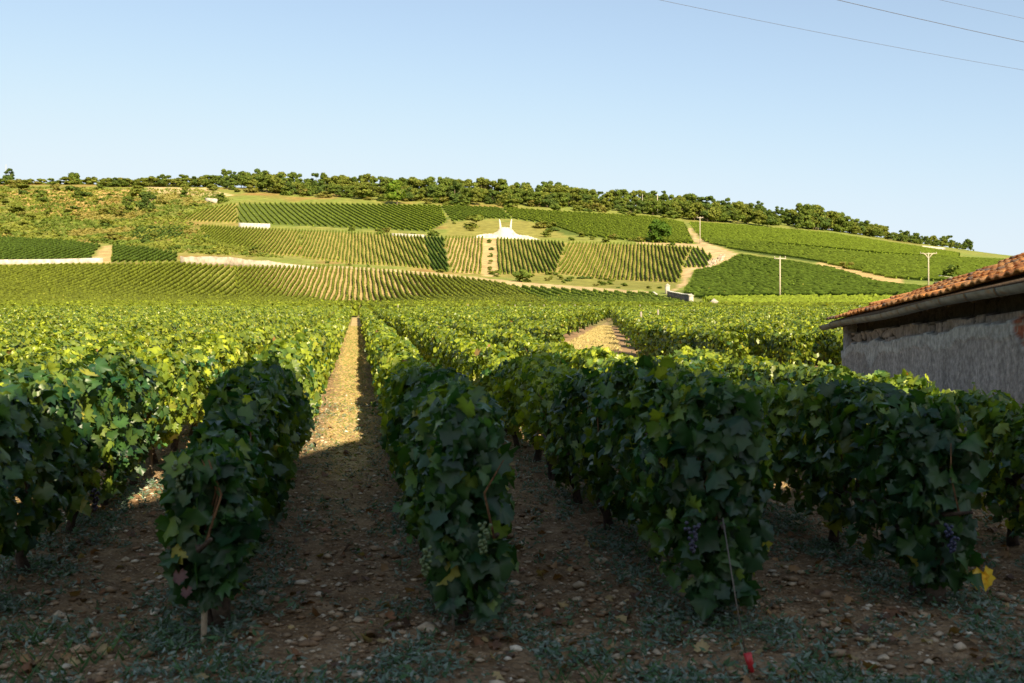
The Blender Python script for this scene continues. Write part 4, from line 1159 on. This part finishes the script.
Vr = np.stack([Vv[..., 0]*ca[:, None]-Vv[..., 1]*sa[:, None], Vv[..., 0]*sa[:, None]+Vv[..., 1]*ca[:, None], Vv[..., 2]], -1)
Vr += np.stack([X, Y, soilz(X, Y)+r*.22], 1)[:, None]
F = (np.array(OT)[None]+(np.arange(m)*10)[:, None, None]).reshape(-1, 3)
cs = np.array([(.46,.37,.26), (.34,.24,.15), (.22,.14,.08), (.58,.51,.40)])[rng.choice(4, m, p=[.3, .3, .3, .1])]*rng.uniform(.75, 1.15, (m, 1))
stn.add(Vr.reshape(-1, 3), tris=F, col=np.repeat(cs, 10, 0))
tag(stn.build('gravel', M_PEB), 'pale stones and clods scattered over the reddish soil', 'gravel', kind='stuff')
dl = MB(); n = 1500; Y = 3.8+rng.random(n)**1.4*11; X = rng.uniform(-.6, .5, n)*Y; ok = X < 4.5; X, Y = X[ok], Y[ok]; n = len(X)
scatter(dl, np.stack([X, Y, soilz(X, Y)+rng.uniform(.012, .03, n)], 1), np.stack([rng.normal(0, .5, n), rng.normal(0, .5, n), np.ones(n)], 1), rng.normal(0, 1, (n, 3)), rng.uniform(.03, .085, n),
        np.array([(.20,.10,.05), (.28,.17,.08), (.12,.07,.045), (.33,.25,.12)])[rng.integers(0, 4, n)]*rng.uniform(.7, 1.2, (n, 1)), LEAF0, .6)
tag(dl.build('leaf_litter', M_WEED), 'brown dead leaves lying on the soil', 'leaf litter', kind='stuff')

# ------------------------------------------------------------------ close details at the row ends
def at(px, py_ground=None, Y=None):
    if Y is None: Y = 1592.0/(py_ground-300.0)
    return (px-CX)/FPX*Y, Y
def part_mesh(mb, name, mat, root, smooth=False):
    o = mb.build(name, mat, root, smooth, loc=tuple(root.location)); o.location = (0, 0, 0); return o
def gz_(x, y): return float(ground(x, y))
# row A: short pale stake
X, Y = at(203, 655); part_mesh(MB().tube([(X, Y, gz_(X, Y)-.1), (X+.006, Y+.01, gz_(X, Y)+.30)], .014, k=7, col=(.34, .27, .19)), 'stake', M_WOOD, rows[0])
X, Y = at(221, 638); part_mesh(MB().tube([(X, Y, gz_(X, Y)-.1), (X-.01, Y+.02, gz_(X, Y)+.80)], .045, k=9, col=(.10, .075, .055)), 'post', M_BARK, rows[0], True)
# row B: cord and thin stake
X, Y = at(455, 640); part_mesh(MB().tube([(X, Y, gz_(X, Y)), (X-.03, Y, gz_(X, Y)+.35), (X-.05, Y+.05, gz_(X, Y)+.9)], .006, k=6, col=(.45, .42, .36)), 'stake', M_METAL, rows[1])
# row C: anchor wire down to the red sleeve
X, Y = at(748, 680); zg = gz_(X, Y)+.03
aw = MB().tube([(X, Y, zg+.02), (X-.035, Y+.08, zg+.3), (X-.06, Y+.22, zg+.62)], .003, k=6, col=(.14, .12, .10)); part_mesh(aw, 'anchor_wire', M_METAL, rows[2])
sl = MB(); sl.tube([(X+.012, Y-.02, zg-.03), (X+.004, Y-.012, zg+.05), (X-.004, Y-.005, zg+.085)], [.011, .016, .018], k=12, col=(.50, .025, .03), cap=True)
part_mesh(sl, 'red_sleeve', M_PLAST, rows[2], False)['label'] = 'short red plastic sleeve over the foot of the anchor wire'
# row D: thick weathered post with a yellow leaf beside it
X, Y = at(937, 612); part_mesh(MB().tube([(X, Y, gz_(X, Y)-.2), (X-.01, Y, gz_(X, Y)+.5), (X-.01, Y+.02, gz_(X, Y)+.78)], [.05, .047, .043], k=10, col=(.13, .10, .08)), 'post', M_WOOD, rows[3], True)
yl = MB(); X, Y = at(985, Y=4.95); scatter(yl, np.array([[X, Y, gz_(X, Y)+.23], [X-.025, Y+.01, gz_(X, Y)+.22]]), np.array([[.2, -1, .3], [-.5, -1, .2]]), np.array([[.1, 0, -1], [-.2, 0, -1.]]), np.array([.12, .1]), np.array([[.75, .50, .03], [.65, .42, .03]]), LEAF0, .3)
part_mesh(yl, 'yellow_leaf', M_LEAF, rows[3])['label'] = 'bright yellow dying leaf hanging low'
# reddish leaves on row A
rl = MB(); n = 5; px = [186, 178]; pz = [.33, .40]
for a, z in zip(px, pz):
    X, Y = at(a, Y=4.35); scatter(rl, np.array([[X, Y, gz_(X, Y)+z]]), np.array([[-.2, -1, .5]]), np.array([[.2, 0, -1.]]), np.array([rng.uniform(.05, .08)]), np.array([[.10, .035, .028]]), LEAF0, .5)
part_mesh(rl, 'red_leaves', M_LEAF, rows[0])['label'] = 'wine red leaves low on the row end'
# grape bunches
def bunch(row, px, Y, z, n=26, col=(.09, .13, .05)):
    X = (px-CX)/FPX*Y; zg = gz_(X, Y); g = MB()
    V0 = OV8; 
    for k in range(n):
        t = k/n; r = .032*(1-t)**.6+.006; a = rng.uniform(0, 6.28); rr = r*rng.uniform(.3, 1)
        c = np.array([X+math.cos(a)*rr, Y+math.sin(a)*rr, zg+z-t*.13])
        th = np.linspace(0, math.pi, 6); P = []
        for i in range(1, 5):
            for j in range(7): P.append((math.sin(th[i])*math.cos(j*.8976), math.sin(th[i])*math.sin(j*.8976), math.cos(th[i])))
        P += [(0, 0, 1), (0, 0, -1)]
        P = np.array(P)*.0095+c
        Q = [(i*7+j, i*7+(j+1) % 7, (i+1)*7+(j+1) % 7, (i+1)*7+j) for i in range(3) for j in range(7)]
        T = [(28, (j+1) % 7, j) for j in range(7)]+[(29, 21+j, 21+(j+1) % 7) for j in range(7)]
        g.add(P, tris=T, quads=Q, col=np.array(col)*rng.uniform(.8, 1.2))
    part_mesh(g, 'grape_bunch', M_PLAST, row, True)
bunch(rows[0], 180, 4.42, .88, n=18); bunch(rows[1], 483, 4.36, .62); bunch(rows[1], 425, 4.42, .50); bunch(rows[2], 693, 4.45, .60, col=(.03, .03, .06)); bunch(rows[3], 952, 4.85, .50, col=(.025, .03, .07)); bunch(rows[-1], 95, 6.2, .42, col=(.04, .03, .05))

# ------------------------------------------------------------------ overhead lines
for k, (a, b, lab) in enumerate([((660, 0), (1024, 70), 'lowest and longest overhead wire crossing the sky'), ((838, 0), (1024, 40), 'middle overhead wire, the darkest of the three'), ((936, -1), (1024, 17), 'faint short overhead wire at the top right corner')]):
    zt = 13.8
    p = []
    for (px, py) in (a, b):
        Y = (zt-EYE)*FPX/(HOR-py); p.append(np.array([(px-CX)/FPX*Y, Y, zt]))
    d = (p[1]-p[0])/np.linalg.norm(p[1]-p[0]); L0, L1 = -45, 60
    t = np.linspace(L0, L1, 40); mid_ = 9.; sagf = .0009
    Pn = p[0][None]+d[None]*t[:, None]; Pn[:, 2] += sagf*((t-mid_)**2-mid_**2)
    w = MB().tube(Pn, [.006, .009, .005][k], k=6, col=(.13, .13, .14)); tag(w.build('power_line', M_METAL), lab, 'overhead wire', 'overhead wires')

# ------------------------------------------------------------------ the house behind the viewpoint that shades the near rows
hs = empty('house', (3.5, -5, 0), 'tall steep gabled house behind the viewpoint whose shadow covers the nearest vines', 'house')
outl = [(-2.6, -1), (-2.6, 3.6), (5.5, 11.6), (6.6, 9.2), (6.6, -1)]
m = MB(); V = [(x-3.5, 0, z) for x, z in outl]+[(x-3.5, -7, z) for x, z in outl]
m.add(V, tris=[(0, 4, 3), (0, 3, 1), (3, 2, 1), (5, 8, 9), (5, 6, 8), (8, 6, 7)], quads=[(0, 1, 6, 5), (3, 4, 9, 8)], col=(.45, .38, .28)); m.build('wall', M_STONE, hs)
m = MB()
for (a, b) in ((1, 2), (2, 3)):
    xa, za = outl[a]; xb, zb = outl[b]; xa -= 3.5; xb -= 3.5
    m.add([(xa, .15, za), (xb, .15, zb), (xb, -7.15, zb), (xa, -7.15, za), (xa, .15, za+.15), (xb, .15, zb+.15), (xb, -7.15, zb+.15), (xa, -7.15, za+.15)], quads=[(0,1,2,3),(4,7,6,5),(0,4,5,1),(3,2,6,7),(0,3,7,4),(1,5,6,2)], col=(.35, .14, .08))
m.build('roof', M_TILE, hs)
MB().box((2.66, -7, -1), (9.5, -.05, 8.7), (.42, .36, .27)).build('side_wing', M_STONE, hs)
for wx in (-3.8, -.8, 1.4):
    for wz in (1.2, 4.0):
        f = MB().box((wx, .003, wz), (wx+.9, .06, wz+1.3), (.5, .48, .44)).build('window', M_WOOD, hs)
        MB().box((wx+.08, .063, wz+.08), (wx+.82, .07, wz+1.22), (.04, .05, .06)).build('pane', M_PLAST, f)
